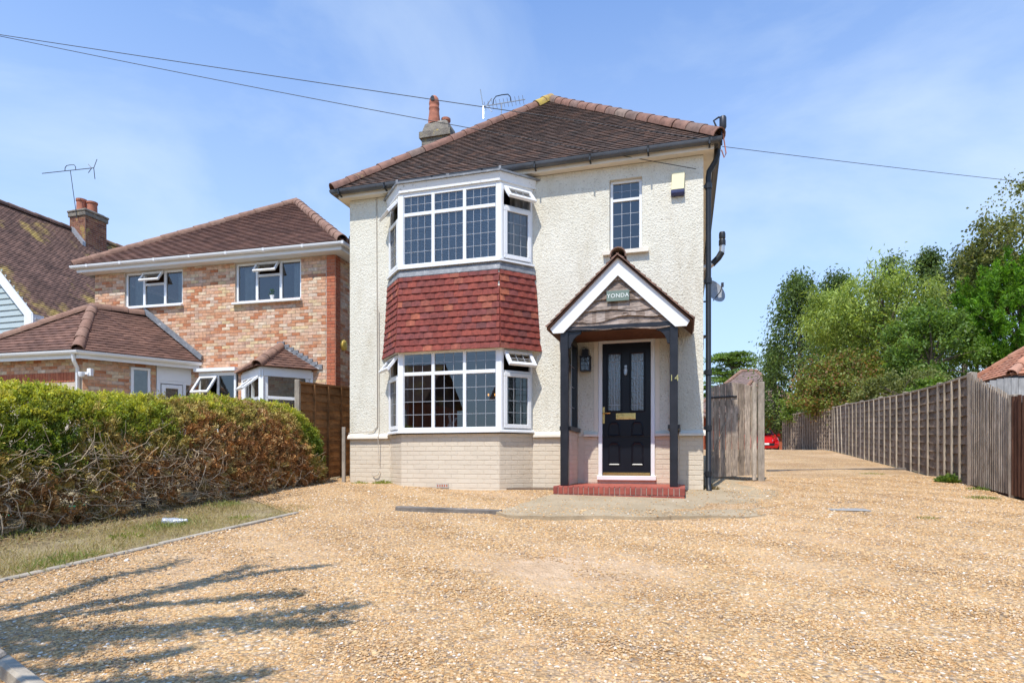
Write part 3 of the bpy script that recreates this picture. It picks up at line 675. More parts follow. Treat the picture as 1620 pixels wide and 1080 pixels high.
for a, b in ((-1.445, -1.255), (-1.085, -.895)):
    for c_, d_ in ((.94, 1.16), (.47, .84)):
        m = MB(); m.prism([(a, .02, c_), (b, .02, c_), (b, .02, d_-.05), (b-.04, .02, d_), (a+.04, .02, d_), (a, .02, d_-.05)], (0, -.004, 0)); me = m.mesh('door_panel', 'black_door')
        bm = bmesh.new(); bm.from_mesh(me); fcs = [x for x in bm.faces if abs(x.normal.y) > .9 and x.calc_center_median().y < .018]
        r_ = bmesh.ops.inset_region(bm, faces=fcs, thickness=.018, depth=.012); r_ = bmesh.ops.inset_region(bm, faces=fcs, thickness=.02, depth=-.008); bm.to_mesh(me); bm.free(); put('door_panel', me, door)
m = MB(); m.box(-1.325, -1.015, .004, .02, 1.20, 1.30); m.box(-1.30, -1.04, -.004, .006, 1.225, 1.275); put('letter_plate', bevel(m, 'brass', .004), door)
m = MB(); m.box(-1.535, -1.50, .004, .02, 1.14, 1.40); m.tube([(-1.518, .01, 1.30), (-1.518, -.045, 1.30), (-1.50, -.05, 1.30), (-1.405, -.045, 1.30)], .011, 8); m.build('door_handle', 'brass', door, True)
m = MB(); m.box(-1.188, -1.152, .0, .02, 1.90, 2.05); m.tube([(-1.17, -.005, 2.03), (-1.19, -.02, 1.98), (-1.187, -.022, 1.92), (-1.17, -.025, 1.89), (-1.153, -.022, 1.92), (-1.15, -.02, 1.98), (-1.17, -.005, 2.03)], .008, 6); m.build('door_knocker', 'metal_grey', door, True)
m = MB(); m.box(du0+.01, du1-.01, -.03, .02, dw0-.002, dw0+.05); m.build('weather_bar', 'brass', door)

# porch ------------------------------------------------------------
PV = -.95; PC = -1.19
m = MB(); m.prism([(-2.175, PV-.03, 2.485), (-2.13, PV-.03, 2.415), (-1.98, PV-.03, 2.415), (PC, PV-.03, 3.19), (-.40, PV-.03, 2.415), (-.25, PV-.03, 2.415), (-.205, PV-.03, 2.485), (PC, PV-.03, 3.44)], (0, .028, 0)); porch = m.build('porch', 'white_paint', house)
for a, b in ((-2.03, -1.915), (-.475, -.365)):
    m = MB(); m.box(a, b, PV, PV+.115, .185, 2.44); put('post', bevel(m, 'black_paint', .008), porch)
    m = MB(); m.box(a+.015, b-.015, -.10, -.012, 1.08, 2.40); m.box(a-.03, b+.03, PV+.1, -.012, 1.0, 1.06); m.box(a+.01, b-.01, PV+.116, -.1, 2.34, 2.43); m.build('side_frame', 'black_paint', porch)
    m = MB(); m.box(a+.02, b-.02, PV+.118, -.01, .18, 1.0); m.build('dwarf_wall', 'plinth_joint', porch)
    x = (a+b)/2
    M = axes((x, -.10, 1.06), Vector((0, -1, 0)), Vector((1, 0, 0)), Vector((0, 0, 1))); pane(porch, M, -PV-.215, 1.28, 3, 4)
for a in (-1.935, -.385):
    for p, M in brick_places((a, PV+.13, 0), (a, -.02, 0), .19, .99): put('brick', BR, porch, M)
m = MB(); m.box(-2.05, -.345, PV+.004, PV+.11, 2.44, 2.50); m.build('beam', 'black_paint', porch)
for sgn, x in ((1, -1.915), (-1, -.475)):
    pts_ = [(0, 2.20), (.03, 2.20), (.045, 2.26), (.075, 2.325), (.125, 2.375), (.185, 2.40), (.19, 2.438), (0, 2.438)]
    m = MB(); m.prism([(x+sgn*a, PV+.03, z) for a, z in pts_], (0, .05, 0)); m.build('bracket', 'black_paint', porch)
m = MB(); m.box(-2.03, -.36, PV+.112, -.005, 2.445, 2.47); m.build('ceiling_board', 'brown_fence', porch)
# waney-edged gable boards
def gx(z): return max(0., (3.27-z)/(.835))*.91     # half width of the gable opening at height z
zs = [2.44, 2.58, 2.72, 2.84, 2.98, 3.12, 3.28]
for j in range(6):
    zb, zt_ = zs[j], zs[j+1]+.05; hw = gx(zb)+.06; n_ = 26; m = MB(); ph = random.uniform(0, 6); amp = (.018, .030, .026, .022, .014, .008)[j]
    low, upp = [], []
    for k in range(n_+1):
        x = PC-hw+2*hw*k/n_; z = zb+amp*math.sin(3.3*(x-PC)+ph)+amp*.7*math.sin(8.1*(x-PC)+ph*2)+random.uniform(-.004, .004)
        low.append((x, z)); upp.append((x, min(zt_, 3.30-abs(x-PC)*.84)))
    y = PV+.035-.004*j*0
    for (xa, za), (xb, zb_), (xc, zc), (xd, zd) in zip(low, low[1:], upp[1:], upp):
        if zc <= zb_ and zd <= za: continue
        zc, zd = max(zc, zb_+.001), max(zd, za+.001)
        m.quad((xa, y-.032, za), (xb, y-.032, zb_), (xc, y+.006, zc), (xd, y+.006, zd)); m.quad((xa, y-.032, za), (xa, y+.012, za+.002), (xb, y+.012, zb_+.002), (xb, y-.032, zb_))
    put('gable_board', m.mesh('gable_board', 'waney_board', fix=False), porch)
m = MB(); m.prism([(-2.0, PV+.05, 2.45), (-.38, PV+.05, 2.45), (PC, PV+.05, 3.25)], (0, .02, 0)); m.build('gable_backing', 'black_paint', porch)
q = [2*math.pi*k/14 for k in range(14)]; m = MB(); m.tube([(PC+.10+.035*math.cos(a)*1.3, PV+.008, 2.645+.022*math.sin(a)) for a in q+[0]], .008, 6); m.build('knot', 'waney_board', porch, True)
PT = tile_unit('porch_tile', 'hip_tile'); PT.materials[0] = varied('porch_tile_clay', [(0, (.17, .095, .07)), (.6, (.25, .14, .10)), (1, (.32, .19, .14))], 9, .4, .9, .004, 60)
pe = 2.50; pr = 3.475; o0, o1 = PV-.075, -.012
for sx in (-1, 1):
    xe = PC+sx*1.03
    a, b = Vector((xe, o0, pe)), Vector((xe, o1, pe)); c_, d_ = Vector((PC, o1, pr)), Vector((PC, o0, pr))
    m = MB(); m.quad(*[p-Vector((0, 0, .02)) for p in (a, b, c_, d_)]); m.quad(*[p-Vector((0, 0, .035)) for p in (a, b, c_, d_)]); m.build('roof_deck', 'neighbour_tile', porch)
    if sx > 0: pl = tile_places(a, b, c_, d_, .098, .165)
    else: pl = tile_places(b, a, d_, c_, .098, .165)
    for p, M in pl: put('porch_tile', PT, porch, M)
hip_run(porch, (PC, o0-.01, pr+.02), (PC, o1, pr+.02), HP, 'ridge_tile', .33, .03)
# step
m = MB(); m.box(-2.08, -.28, -1.16, .0, -.25, .172); step = m.build('doorstep', 'mortar', house)
m = MB(); m.box(-2.09, -.27, -1.05, -.001, .168, .184); m.build('step_surface', 'step_red', step)
SB = brick_unit('step_brick', 'step_brick', .04, .05)
nb_ = 25; wdt = 1.82/nb_
for k in range(nb_):
    c_ = Vector((-2.09+wdt*(k+.5), -1.16, .13)); put('brick', SB, step, axes(c_, Vector((wdt-.008, 0, 0)), Vector((0, .016, 0)), Vector((0, 0, .10))))
    put('brick', SB, step, axes(Vector((c_.x, -1.105, .178)), Vector((wdt-.008, 0, 0)), Vector((0, 0, -.010)), Vector((0, .12, 0))))
for k in range(8):
    c_ = Vector((-2.09+.2275*(k+.5), -1.16, .04)); put('brick', SB, step, axes(c_, Vector((.2195, 0, 0)), Vector((0, .013, 0)), Vector((0, 0, .064)))); put('brick', SB, step, axes(c_-Vector((0, 0, .075)), Vector((.2195, 0, 0)), Vector((0, .013, 0)), Vector((0, 0, .064))))
for k in range(10):
    y = -1.16+.113*(k+.5)
    put('brick', SB, step, axes(Vector((-.28, y, .13)), Vector((0, .105, 0)), Vector((-.012, 0, 0)), Vector((0, 0, .10))))

# things fixed to the house ----------------------------------------
def htop(name, u, v, w, label, cat): return empty(name, H.W(u, v, w), -H.a, label, cat)
t = htop('name_plate', PC, PV-.012, 2.90, 'small green plate lettered YONDA on the porch gable', 'sign')
m = MB(); m.box(-.16, .16, -.012, .006, -.075, .075); put('plate', bevel(m, 'sign_green', .004), t)
def text(parent, body, size, mat, loc, name):
    c = bpy.data.curves.new('txt', 'FONT'); c.body = body; c.size = size; c.extrude = .002; c.align_x = 'CENTER'; c.align_y = 'CENTER'; c.space_character = 1.12
    o = bpy.data.objects.new('txt', c); COL.objects.link(o); bpy.context.view_layer.update()
    me = bpy.data.meshes.new_from_object(o.evaluated_get(bpy.context.evaluated_depsgraph_get())); bpy.data.objects.remove(o)
    me.materials.clear(); me.materials.append(MATS[mat]); return put(name, me, parent, Matrix.Translation(loc) @ Matrix.Rotation(R(90), 4, 'X'))
text(t, 'YONDA', .080, 'sign_letter', (0, -.0135, 0), 'lettering')
t = htop('house_number', -.415, PV-.002, 1.70, 'brass number 14 on the black porch post beside the door', 'house number')
text(t, '14', .125, 'brass', (0, -.003, 0), 'digits')
t = htop('wall_lantern', -1.79, -.0, 2.02, 'black wall lantern with glass sides beside the front door', 'lantern')
m = MB(); m.box(-.03, .03, -.03, 0, .10, .30); m.tube([(0, -.02, .28), (0, -.10, .30)], .012, 8); m.box(-.05, .05, -.15, -.05, .19, .29); m.prism([(-.085, -.185, .165), (.085, -.185, .165), (.085, -.015, .165), (-.085, -.015, .165)], (0, 0, .018)); m.build('lantern_top', 'black_paint', t)
m = MB()
for x in (-.07, .07):
    for y in (-.17, -.03): m.box(x-.007, x+.007, y-.007, y+.007, -.04, .165)
m.box(-.08, .08, -.18, -.02, -.055, -.04)
for z in (.03, .10): m.box(-.07, .07, -.174, -.168, z-.004, z+.004)
m.box(-.004, .004, -.174, -.168, -.04, .165); m.build('lantern_cage', 'black_paint', t)
m = MB(); m.box(-.064, .064, -.164, -.036, -.036, .16); m.build('lantern_glass', 'glass_obscure', t)
t = htop('alarm_box', -.378, 0, 4.70, 'cream burglar alarm box with dark blue base on roughcast wall', 'alarm box')
m = MB(); m.prism([(-.095, 0, 0), (-.095, -.075, 0), (-.085, -.055, .27), (-.085, 0, .27)], (.19, 0, 0)); put('case', bevel(m, 'alarm_cream', .006), t)
m = MB(); m.prism([(-.10, 0, -.085), (-.10, -.06, -.085), (-.10, -.082, -.05), (-.10, -.082, -.002), (-.10, 0, -.002)], (.20, 0, 0)); put('lens', bevel(m, 'alarm_blue', .006), t)
def dish(m, c, ax, r, depth=.25):
    ax = Vector(ax).normalized(); e = ax.orthogonal().normalized(); f_ = ax.cross(e); i0 = len(m.v); nr, na = 5, 24
    for j in range(nr+1):
        q = r*j/nr
        for k in range(na): a = 2*math.pi*k/na; m.v.append(tuple(Vector(c)+e*q*math.cos(a)+f_*q*math.sin(a)*1.08+ax*(q/r)**2*r*depth))
    for j in range(nr):
        for k in range(na): k2 = (k+1) % na; m.f.append((i0+j*na+k, i0+j*na+k2, i0+(j+1)*na+k2, i0+(j+1)*na+k))
t = htop('satellite_dish', .02, 3.5, 3.83, 'grey satellite dish on the side wall next to the downpipe', 'satellite dish')
m = MB(); dish(m, (.27, -.06, .16), (.62, -.75, .35), .24); m.build('reflector', 'dish_grey', t, True)
m = MB(); m.tube([(0, 0, 0), (.14, 0, 0), (.22, 0, .08), (.27, -.04, .15)], .018, 8); m.tube([(.27, -.04, .0), (.40, -.26, .12), (.43, -.3, .22)], .01, 6); m.box(.41, .46, -.33, -.27, .2, .28); m.build('arm', 'dark_metal', t)
def yagi(name, base, label, mast, boom_dir, boom, n, el, mat='metal_grey', lean=(0, 0), crossloop=True):
    t = empty(name, base, 0, label, 'aerial'); top = Vector((lean[0], lean[1], mast)); b = Vector(boom_dir).normalized()
    m = MB(); m.tube([(0, 0, 0), top], .011, 6); m.build('mast', 'dish_grey' if mat == 'metal_grey' else mat, t)
    m = MB(); m.tube([top-b*boom*.45, top+b*boom*.55], .013, 6); m.build('boom', mat, t)
    m = MB(); sd = b.cross(Vector((0, 0, 1))).normalized(); up = Vector((0, 0, 1)); ax = (sd*.75+up*.66).normalized()
    for k in range(n): c_ = top-b*boom*.45+b*boom*(k+.5)/n; m.tube([c_-ax*el, c_+ax*el], .006, 5)
    m.build('element', mat, t)
    m = MB(); m.tube([top+b*x+up*z for x, z in ((-.22, .0), (-.21, .12), (-.15, .19), (0, .2), (.15, .19), (.21, .12), (.22, 0))], .012, 6); m.build('dipole', 'black_plastic', t)
    m = MB(); c_ = top-b*boom*.45
    for s_ in (-1, 1): m.tube([c_-up*.0, c_+up*.36*s_-b*.04*s_+sd*.1], .012, 5); m.tube([c_+b*.08, c_+b*.22-up*.2*s_*.8], .012, 5)
    m.build('reflector', mat, t)
    return t
yagi('tv_aerial', H.W(-4.62, 4.2, 7.25), 'silver rooftop television aerial beside the tall chimney pot', 1.86, H.W(1, 0)-H.W(0, 0), 1.05, 11, .10, lean=(.12, .0))

# overhead cables
hook = H.W(-.11, -.06, 4.98)
def wire(name, a, b, sag, rad, label):
    a, b = Vector(a), Vector(b); m = MB(); m.tube([a.lerp(b, k/28)-Vector((0, 0, sag*4*(k/28)*(1-k/28))) for k in range(29)], rad, 5); o = m.build(name, 'cable_black', None, True); return tag(o, label, 'cable', 'overhead cables')
def ray(px, py, D): return Vector(((px-CX)/FPX*D, D, CZ+(HY-py)/FPX*D))
wire('telephone_cable', ray(-420, -10, 13.0), H.W(.26, -.2, 5.27), .03, .0065, 'upper of two dark overhead cables crossing the sky above the chimney pot')
wire('telephone_cable', ray(-420, -34, 12.9), hook, .11, .006, 'lower of two dark overhead cables crossing the sky past the chimney pot')
wire('telephone_cable', H.W(.26, -.2, 5.2), ray(1990, 322, 13), .06, .0045, 'single thin cable running from the eaves corner out above the fences')
for o in list(bpy.data.objects):
    if o.name.startswith('telephone_cable'): o.location = (0, 0, 0)

# objects seen inside the ground-floor bay
t = htop('window_ornament', -4.0, BAY['d']+.12, 1.045, 'small white bird ornament on the bay window ledge', 'ornament')
m = MB(); m.lathe([(0, 0), (.05, 0), (.055, .05), (.045, .10), (.02, .13), (0, .14)], (0, 0, 0), 12)
m.prism([(-.02, 0, .10), (.02, 0, .11), (-.01, 0, .30), (-.05, 0, .27)], (0, .012, 0)); m.prism([(.0, 0, .10), (.03, 0, .08), (.12, 0, .20), (.09, 0, .22)], (0, .012, 0)); m.build('bird', 'white_upvc', t)
lu, lw = H.V(778, 624, 1.9); t = htop('ceiling_lamp', lu, 1.9, lw+.47, 'lit ceiling lamp with two warm bulbs inside the ground floor room', 'lamp')
m = MB(); m.tube([(0, 0, 0), (0, 0, -.35)], .01, 6); m.tube([(-.07, 0, -.42), (0, 0, -.35), (.07, 0, -.42)], .01, 6); m.build('arm', 'dark_metal', t)
for x in (-.07, .07): m = MB(); m.lathe([(0, 0), (.012, .01), (.016, .03), (.01, .05), (0, .055)], (x, 0, -.50), 12); m.build('bulb', 'bulb', t, True)

# ================================================================== GROUND
def sheet(name, mat, xs, ys, zf):
    m = MB(); n = len(xs)
    for y in ys:
        for x in xs: m.v.append((x, y, zf(x, y)))
    for j in range(len(ys)-1):
        for i in range(n-1): m.f.append((j*n+i, j*n+i+1, (j+1)*n+i+1, (j+1)*n+i))
    o = put(name, m.mesh(name, mat, True, fix=False)); o['kind'] = 'structure'; return o
sheet('ground', 'dry_ground', [-900, -200, -60, -30, -15, 0, 15, 30, 60, 200, 900], [-900, -200, -60, -30, -2, 10, 20, 25.2, 40, 80, 200, 900], lambda x, y: g(y))
def uL(v): return -4.66 if v < -3.6 else (-4.66-2.1*min(1, (v+3.6)/1.6))
def uR(v): return 4.40+.07*(v-2.43)
def lump(x, y): return .012*math.sin(1.7*x+.6*y)+.010*math.sin(2.9*y-1.1*x+1)+.006*math.sin(5.3*x+4.1*y)
vv = [-10.2+.35*k for k in range(92)]+[23, 25, 28, 32, 37, 45]
m = MB(); nu = 40
for v in vv:
    a, b = uL(v), uR(v)
    if v > 20: b += (v-20)*.25
    for k in range(nu+1):
        u = a+(b-a)*k/nu; p = H.W(u, v); m.v.append((p.x, p.y, g(p.y)+.03+(lump(p.x, p.y) if 0 < k < nu else -.02)))
for j in range(len(vv)-1):
    for k in range(nu): i = j*(nu+1)+k; m.f.append((i, i+1, i+nu+2, i+nu+1))
put('gravel_drive', m.mesh('gravel_drive', 'gravel', True, fix=False), kind='structure')
def gz(x, y): return g(y)+.03+lump(x, y)
# concrete pad in front of the step
PAD = [(-2.35, -3.05), (-2.15, -3.28), (-1.7, -3.22), (-1.2, -3.02), (-.7, -3.0), (-.1, -2.72), (.28, -2.62), (.62, -2.2), (.85, -1.5), (1.05, -.7), (1.3, .4), (1.3, 1.4), (1.2, 2.3), (.9, 2.4), (.1, 2.4), (.02, .02), (-.27, .0), (-.27, -1.14), (-2.1, -1.14), (-2.25, -2.2)]
PADX = []
for (a, b), (c_, d_) in zip(PAD, PAD[1:]+PAD[:1]):
    n_ = max(1, int(math.hypot(c_-a, d_-b)/.12))
    for k in range(n_):
        j_ = .022 if b < -.5 else 0.; PADX.append((a+(c_-a)*k/n_+random.uniform(-j_, j_), b+(d_-b)*k/n_+random.uniform(-j_, j_)))
m = MB(); padh = lambda u, v: .068-.052*min(1, max(0, (u-.15)/.6)); topz = [HW(u, v, padh(u, v)) for u, v in PADX]; i0 = len(topz); m.v = [tuple(p) for p in topz]+[(p.x, p.y, p.z-.12) for p in topz]
m.f = [tuple(range(i0))]+[(k, i0+k, i0+(k+1) % i0, (k+1) % i0) for k in range(i0)]
me = m.mesh('concrete_pad', 'concrete'); put('concrete_pad', me, kind='structure')
# kerb edging along the grass strip, and by the road
for k in range(4):
    v0 = -7.4+k*.98; m = MB(); a, b = -4.70+random.uniform(-.01, .01), -4.64
    pts_ = [HW(a, v0, -.08), HW(b, v0, -.08), HW(b, v0+.96, -.08), HW(a, v0+.96, -.08)]; m.prism(pts_, (0, 0, .118+random.uniform(-.012, .008)))
    put('kerb_edging', bevel(m, 'kerb', .008)); o = COL.objects[-1]
    tag(o, 'narrow concrete edging strip beside the dry grass, %s of four counted from the house end' % ('fourth', 'third', 'second', 'first')[k], 'kerb', 'edging strips')
for k in range(3):
    a = -4.95+k*.92; m = MB(); kv = lambda x: -7.66-.38*(x+3.27); q0, q1 = HW(a, kv(a), -.1), HW(a+.9, kv(a+.9), -.1); sd = Vector((.03, -.10, 0)); m.prism([q0+sd, q1+sd, q1-sd*.0, q0-sd*.0], (0, 0, .17)); put('kerb_stone', bevel(m, 'kerb', .012))
    tag(COL.objects[-1], 'pale worn kerb stone in the tree shadow, %s of three counted from the grass' % ('first', 'second', 'third')[k], 'kerb', 'kerb stones by the tree')
m = MB()
pa, pb = HW(-3.62, -3.07, .0), HW(-2.30, -3.04, .0); sd = Vector((.02, .085, 0)); m.prism([pa, pb, pb+sd, pa+sd], (0, 0, .085)); o = put('timber_edging', bevel(m, 'old_timber', .01)); tag(o, 'weathered grey timber edging lying in the gravel before the bay', 'edging')
m = MB(); pa, pb = pxg(1214, 747), pxg(1484, 743); sd = (pb-pa).cross(Vector((0, 0, 1))).normalized()*.05; m.prism([pa+sd, pb+sd, pb-sd, pa-sd], (0, 0, .062)); o = put('drive_edging', bevel(m, 'old_timber', .008)); tag(o, 'low dark timber strip laid across the drive between gate post and fence', 'edging')
# road and pavement behind the camera
m = MB(); q = [H.W(-60, -13.2), H.W(60, -13.2), H.W(60, -10.25), H.W(-60, -10.25)]; m.prism([(p.x, p.y, g(p.y)-.02) for p in q], (0, 0, .05)); m.build('pavement', 'paving', kind='structure')
m = MB(); q = [H.W(-80, -19.5), H.W(80, -19.5), H.W(80, -13.3), H.W(-80, -13.3)]; m.quad(*[(p.x, p.y, g(p.y)+.008) for p in q]); m.build('road', 'asphalt', kind='structure')

# loose stones: points carrying size and tone, one pebble on each
def inpoly(u, v, poly):
    ins = np.zeros(len(u), bool); n = len(poly)
    for i in range(n):
        (x1, y1), (x2, y2) = poly[i], poly[(i+1) % n]
        if y1 == y2: continue
        c_ = ((y1 > v) != (y2 > v)) & (u < (x2-x1)*(v-y1)/(y2-y1)+x1); ins ^= c_
    return ins
def scatter(D0, D1, dens):
    w = D1*.90; n = int(dens*(D1-D0)*2*w); x = rng.uniform(-w, w, n); y = rng.uniform(D0, D1, n); return x[np.abs(x) < y*.88+.3], y[np.abs(x) < y*.88+.3]
XS, YS, SZ = [], [], []
for D0, D1, dn, r0, r1 in ((2.0, 3.6, 5600, .0042, .0092), (3.6, 5.4, 4000, .0048, .0102), (5.4, 8.0, 2400, .006, .0120), (8.0, 12.0, 1300, .007, .0135)):
    x, y = scatter(D0, D1, dn); XS.append(x); YS.append(y); SZ.append(r0+(r1-r0)*rng.random(len(x))**1.6)
x = np.concatenate(XS); y = np.concatenate(YS); sz = np.concatenate(SZ)
big = rng.random(len(x)) < .006; sz = np.where(big, sz*rng.uniform(1.6, 2.4, len(x)), sz)
du, dv = x-H.o.x, y-H.o.y; u = H.c*du-H.s*dv; v = H.s*du+H.c*dv
uLv = np.where(v < -3.6, -4.62, -4.62-2.1*np.clip((v+3.6)/1.6, 0, 1)); keep = (u > uLv) & (u < 4.35+.07*(v-2.43)) & ~((v > -.02) & (u > WL) & (u < .02)) & (v > -9.8)
onpad = inpoly(u, v, PAD); keep &= (~onpad | ((rng.random(len(x)) < .05+.12*(v < -2.4)+.7*np.clip((u-.25)/.8, 0, 1)))) & ~((u > -2.1) & (u < -.26) & (v > -1.18) & (v < .1)) & ~((u > BAY['b0']) & (u < BAY['b1']) & (v > BAY['d']-.02))
ds = np.hypot((x-.30)/.75, (y-4.35)/.5)+.25*np.sin(x*9)*np.sin(y*7)
keep &= ~((ds < 1) & (rng.random(len(x)) < .93*(1.25-ds)))
ws = .5+.5*np.sin(x*1.3+1.1*np.sin(y*.9))*np.sin(y*1.15+.8*np.sin(x*.7)); keep &= rng.random(len(x)) < (.55+.45*ws)
x, y, sz, onpad = x[keep], y[keep], sz[keep], onpad[keep]; n = len(x)
z = np.where(onpad, .04+.0535*y+.069-.040*np.clip(((H.c*(x-H.o.x)-H.s*(y-H.o.y))-.15)/.6, 0, 1), np.array([gz(a, b) for a, b in zip(x, y)]))+sz*.15
me = bpy.data.meshes.new('loose_gravel'); me.vertices.add(n); me.vertices.foreach_set('co', np.stack([x, y, z], 1).ravel())
for nm, arr in (('size', sz), ('tone', rng.random(n)**1.05)): at = me.attributes.new(nm, 'FLOAT', 'POINT'); at.data.foreach_set('value', arr.astype(np.float32))
me.materials.append(MATS['pebble']); peb = put('loose_gravel', me); peb['kind'] = 'stuff'; tag(peb, 'loose golden shingle stones covering the driveway', 'gravel')
ng = bpy.data.node_groups.new('pebbles', 'GeometryNodeTree'); ng.interface.new_socket('Geometry', in_out='INPUT', socket_type='NodeSocketGeometry'); ng.interface.new_socket('Geometry', in_out='OUTPUT', socket_type='NodeSocketGeometry')
def gn(t, **k):
    n_ = ng.nodes.new(t)
    for a, b in k.items(): setattr(n_, a, b)
    return n_
gi, go = gn('NodeGroupInput'), gn('NodeGroupOutput'); ico = gn('GeometryNodeMeshIcoSphere'); ico.inputs['Subdivisions'].default_value = 1; ico.inputs['Radius'].default_value = 1
iop = gn('GeometryNodeInstanceOnPoints'); sa = gn('GeometryNodeInputNamedAttribute', data_type='FLOAT'); sa.inputs['Name'].default_value = 'size'
rv = gn('FunctionNodeRandomValue', data_type='FLOAT_VECTOR'); rv.inputs[0].default_value = (-.35, -.35, 0); rv.inputs[1].default_value = (.35, .35, 6.28)
sv = gn('FunctionNodeRandomValue', data_type='FLOAT_VECTOR'); sv.inputs[0].default_value = (.8, .65, .4); sv.inputs[1].default_value = (1.45, 1.1, .8); sv.inputs['Seed'].default_value = 5
vm = gn('ShaderNodeVectorMath', operation='SCALE'); ng.links.new(sv.outputs[0], vm.inputs[0]); ng.links.new(sa.outputs[0], vm.inputs['Scale'])
smt = gn('GeometryNodeSetMaterial'); smt.inputs['Material'].default_value = MATS['pebble']
ng.links.new(gi.outputs[0], iop.inputs['Points']); ng.links.new(ico.outputs[0], smt.inputs['Geometry']); ng.links.new(smt.outputs[0], iop.inputs['Instance']); ng.links.new(rv.outputs[0], iop.inputs['Rotation']); ng.links.new(vm.outputs[0], iop.inputs['Scale']); ng.links.new(iop.outputs[0], go.inputs[0])
peb.modifiers.new('pebbles', 'NODES').node_group = ng
print('pebbles', n)

# ================================================================== NEIGHBOUR (brick)
nb = N.root('brick_house', 'yellow and red brick house with brown hipped roof behind the hedge', 'house')
NW, NE, ND = -6.88, 5.02, 8.0
wl = (-5.94, -4.20, 4.11, 5.0); wr = (-2.68, -.89, 4.04, 5.0); nwin = (-3.66, -2.60, .9, 2.36)
m = MB(); wall_holes(m, NW, 0, -.4, NE, [wl, wr, nwin], .012, .2); m.quad((0, .012, -.4), (0, ND, -.4), (0, ND, NE), (0, .012, NE)); m.quad((NW, .012, -.4), (NW, ND, -.4), (NW, ND, NE), (NW, .012, NE)); m.quad((NW, ND, -.4), (0, ND, -.4), (0, ND, NE), (NW, ND, NE))
m.box(NW+.25, -.25, 4.0, 4.1, -.3, NE-.05); m.box(NW+.25, -.25, .25, 4.0, 2.5, 2.6)
nwall = m.build('wall', 'mortar_n', nb)
SBK = brick_unit('stock_brick', 'stock_brick', .05, .06); RBK = brick_unit('red_brick', 'red_brick', .05, .06)
holes = [tuple((a-NW if i < 2 else a) for i, a in enumerate(h)) for h in (wl, wr, nwin)]
P = brick_places((NW, .012, 0), (-.23, .012, 0), 1.3, NE-.01, holes, proud=.010)
lay(P, SBK, 'brick', nwall, 'front_bricks', 300, key=lambda t: -t[0].x if 2.4 < t[0].z else 99)
lay(brick_places((-.225, .012, 0), (0, .012, 0), 1.3, NE-.01, proud=.011), RBK, 'brick', nwall, 'corner_bricks', 60)
lay(brick_places((0, .012, 0), (0, .24, 0), 1.3, NE-.01, proud=.011), RBK, 'brick', nwall, 'quoin_bricks', 0)
lay(brick_places((0, .24, 0), (0, 3.0, 0), 1.3, NE-.01, proud=.010), SBK, 'brick', nwall, 'side_bricks', 0)
def tri_window(parent, h, v, opencol=1, ang=R(35)):
    u0, u1, w0, w1 = h; f = .055; m = MB(); cw = (u1-u0)*.29; x1, x2 = u0+cw+.05, u1-cw-.05
    m.box(u0, u1, v, v+.06, w0, w0+f); m.box(u0, u1, v, v+.06, w1-f, w1); m.box(u0, u0+f, v, v+.06, w0+f, w1-f); m.box(u1-f, u1, v, v+.06, w0+f, w1-f)
    for x in (x1, x2): m.box(x-.035, x+.035, v-.002, v+.06, w0+f, w1-f)
    zt = w1-.32; m.box(x1+.035, x2-.035, v+.002, v+.06, zt-.03, zt+.03)
    part = put('window', bevel(m, 'white_upvc', .006), parent); T = lambda x, z, y=.03: Matrix.Translation((x, v+y, z))
    pane(part, T(u0+f, w0+f), x1-.035-u0-f, w1-w0-2*f); pane(part, T(x2+.035, w0+f), u1-f-x2-.035, w1-w0-2*f); pane(part, T(x1+.035, w0+f), x2-x1-.07, zt-.03-w0-f)
    casement(part, T(x1+.02, zt+.0, -.02), x2-x1-.04, w1-zt-.02, 0, 0, .045, ang=-ang)
    m = MB(); m.box(u0-.04, u1+.04, v-.14, v+.06, w0-.05, w0-.002); put('window_sill', bevel(m, 'white_upvc', .006), part)
    drape(part, u0+.08, u0+.36, v+.2, w0, w1, 16); drape(part, u1-.34, u1-.08, v+.2, w0, w1, 16)
    return part
tri_window(nb, wl, .05); tri_window(nb, wr, .05)
ne0, ne1, ne2, ne3 = Vector((NW-.36, -.30, 5.20)), Vector((.36, -.30, 5.20)), Vector((.36, ND+.3, 5.2)), Vector((NW-.36, ND+.3, 5.2))
nap = Vector((NW/2, 3.72, 8.10)); nap2 = Vector((NW/2, ND-3.3, 8.10))
m = MB()
for q in ((ne0, ne1, nap), (ne1, ne2, nap2, nap), (ne2, ne3, nap2), (ne3, ne0, nap, nap2)): m.quad(*[p+dz for p in q])
nroof = m.build('roof', 'neighbour_tile', nb)
NTL = tile_unit('neighbour_tile', 'neighbour_tile'); NHP = hip_unit('neighbour_hip', 'neighbour_hip', .12)
lay(tile_places(ne0, ne1, nap+Vector((.02, 0, 0)), nap-Vector((.02, 0, 0)), .11, .30)+tile_places(ne1, ne2, nap2, nap, .11, .3), NTL, 'roof_tile', nroof, 'roof_tiles', 0)
for e_ in (ne0, ne1): hip_run(nroof, e_+lift, nap+lift, NHP, 'hip_tile', .45)
m = MB(); lp = [(NW-.3, ND, 5.03), (NW-.3, -.24, 5.03), (.3, -.24, 5.03), (.3, ND, 5.03)]; sweep(m, lp, [(-.025, 0), (0, 0), (0, .15), (-.025, .15)]); m.box(NW-.28, .28, -.22, .02, 5.022, 5.05); m.box(.0, .28, .02, ND, 5.024, 5.05); m.build('fascia_soffit', 'white_upvc', nb)
m = MB(); sweep(m, [Vector(p)+Vector((0, 0, .13)) for p in ((NW-.36, ND, 5.03), (NW-.36, -.30, 5.03), (.36, -.30, 5.03), (.36, ND, 5.03))], GUT); ngut = m.build('gutter', 'white_upvc', nb, True)
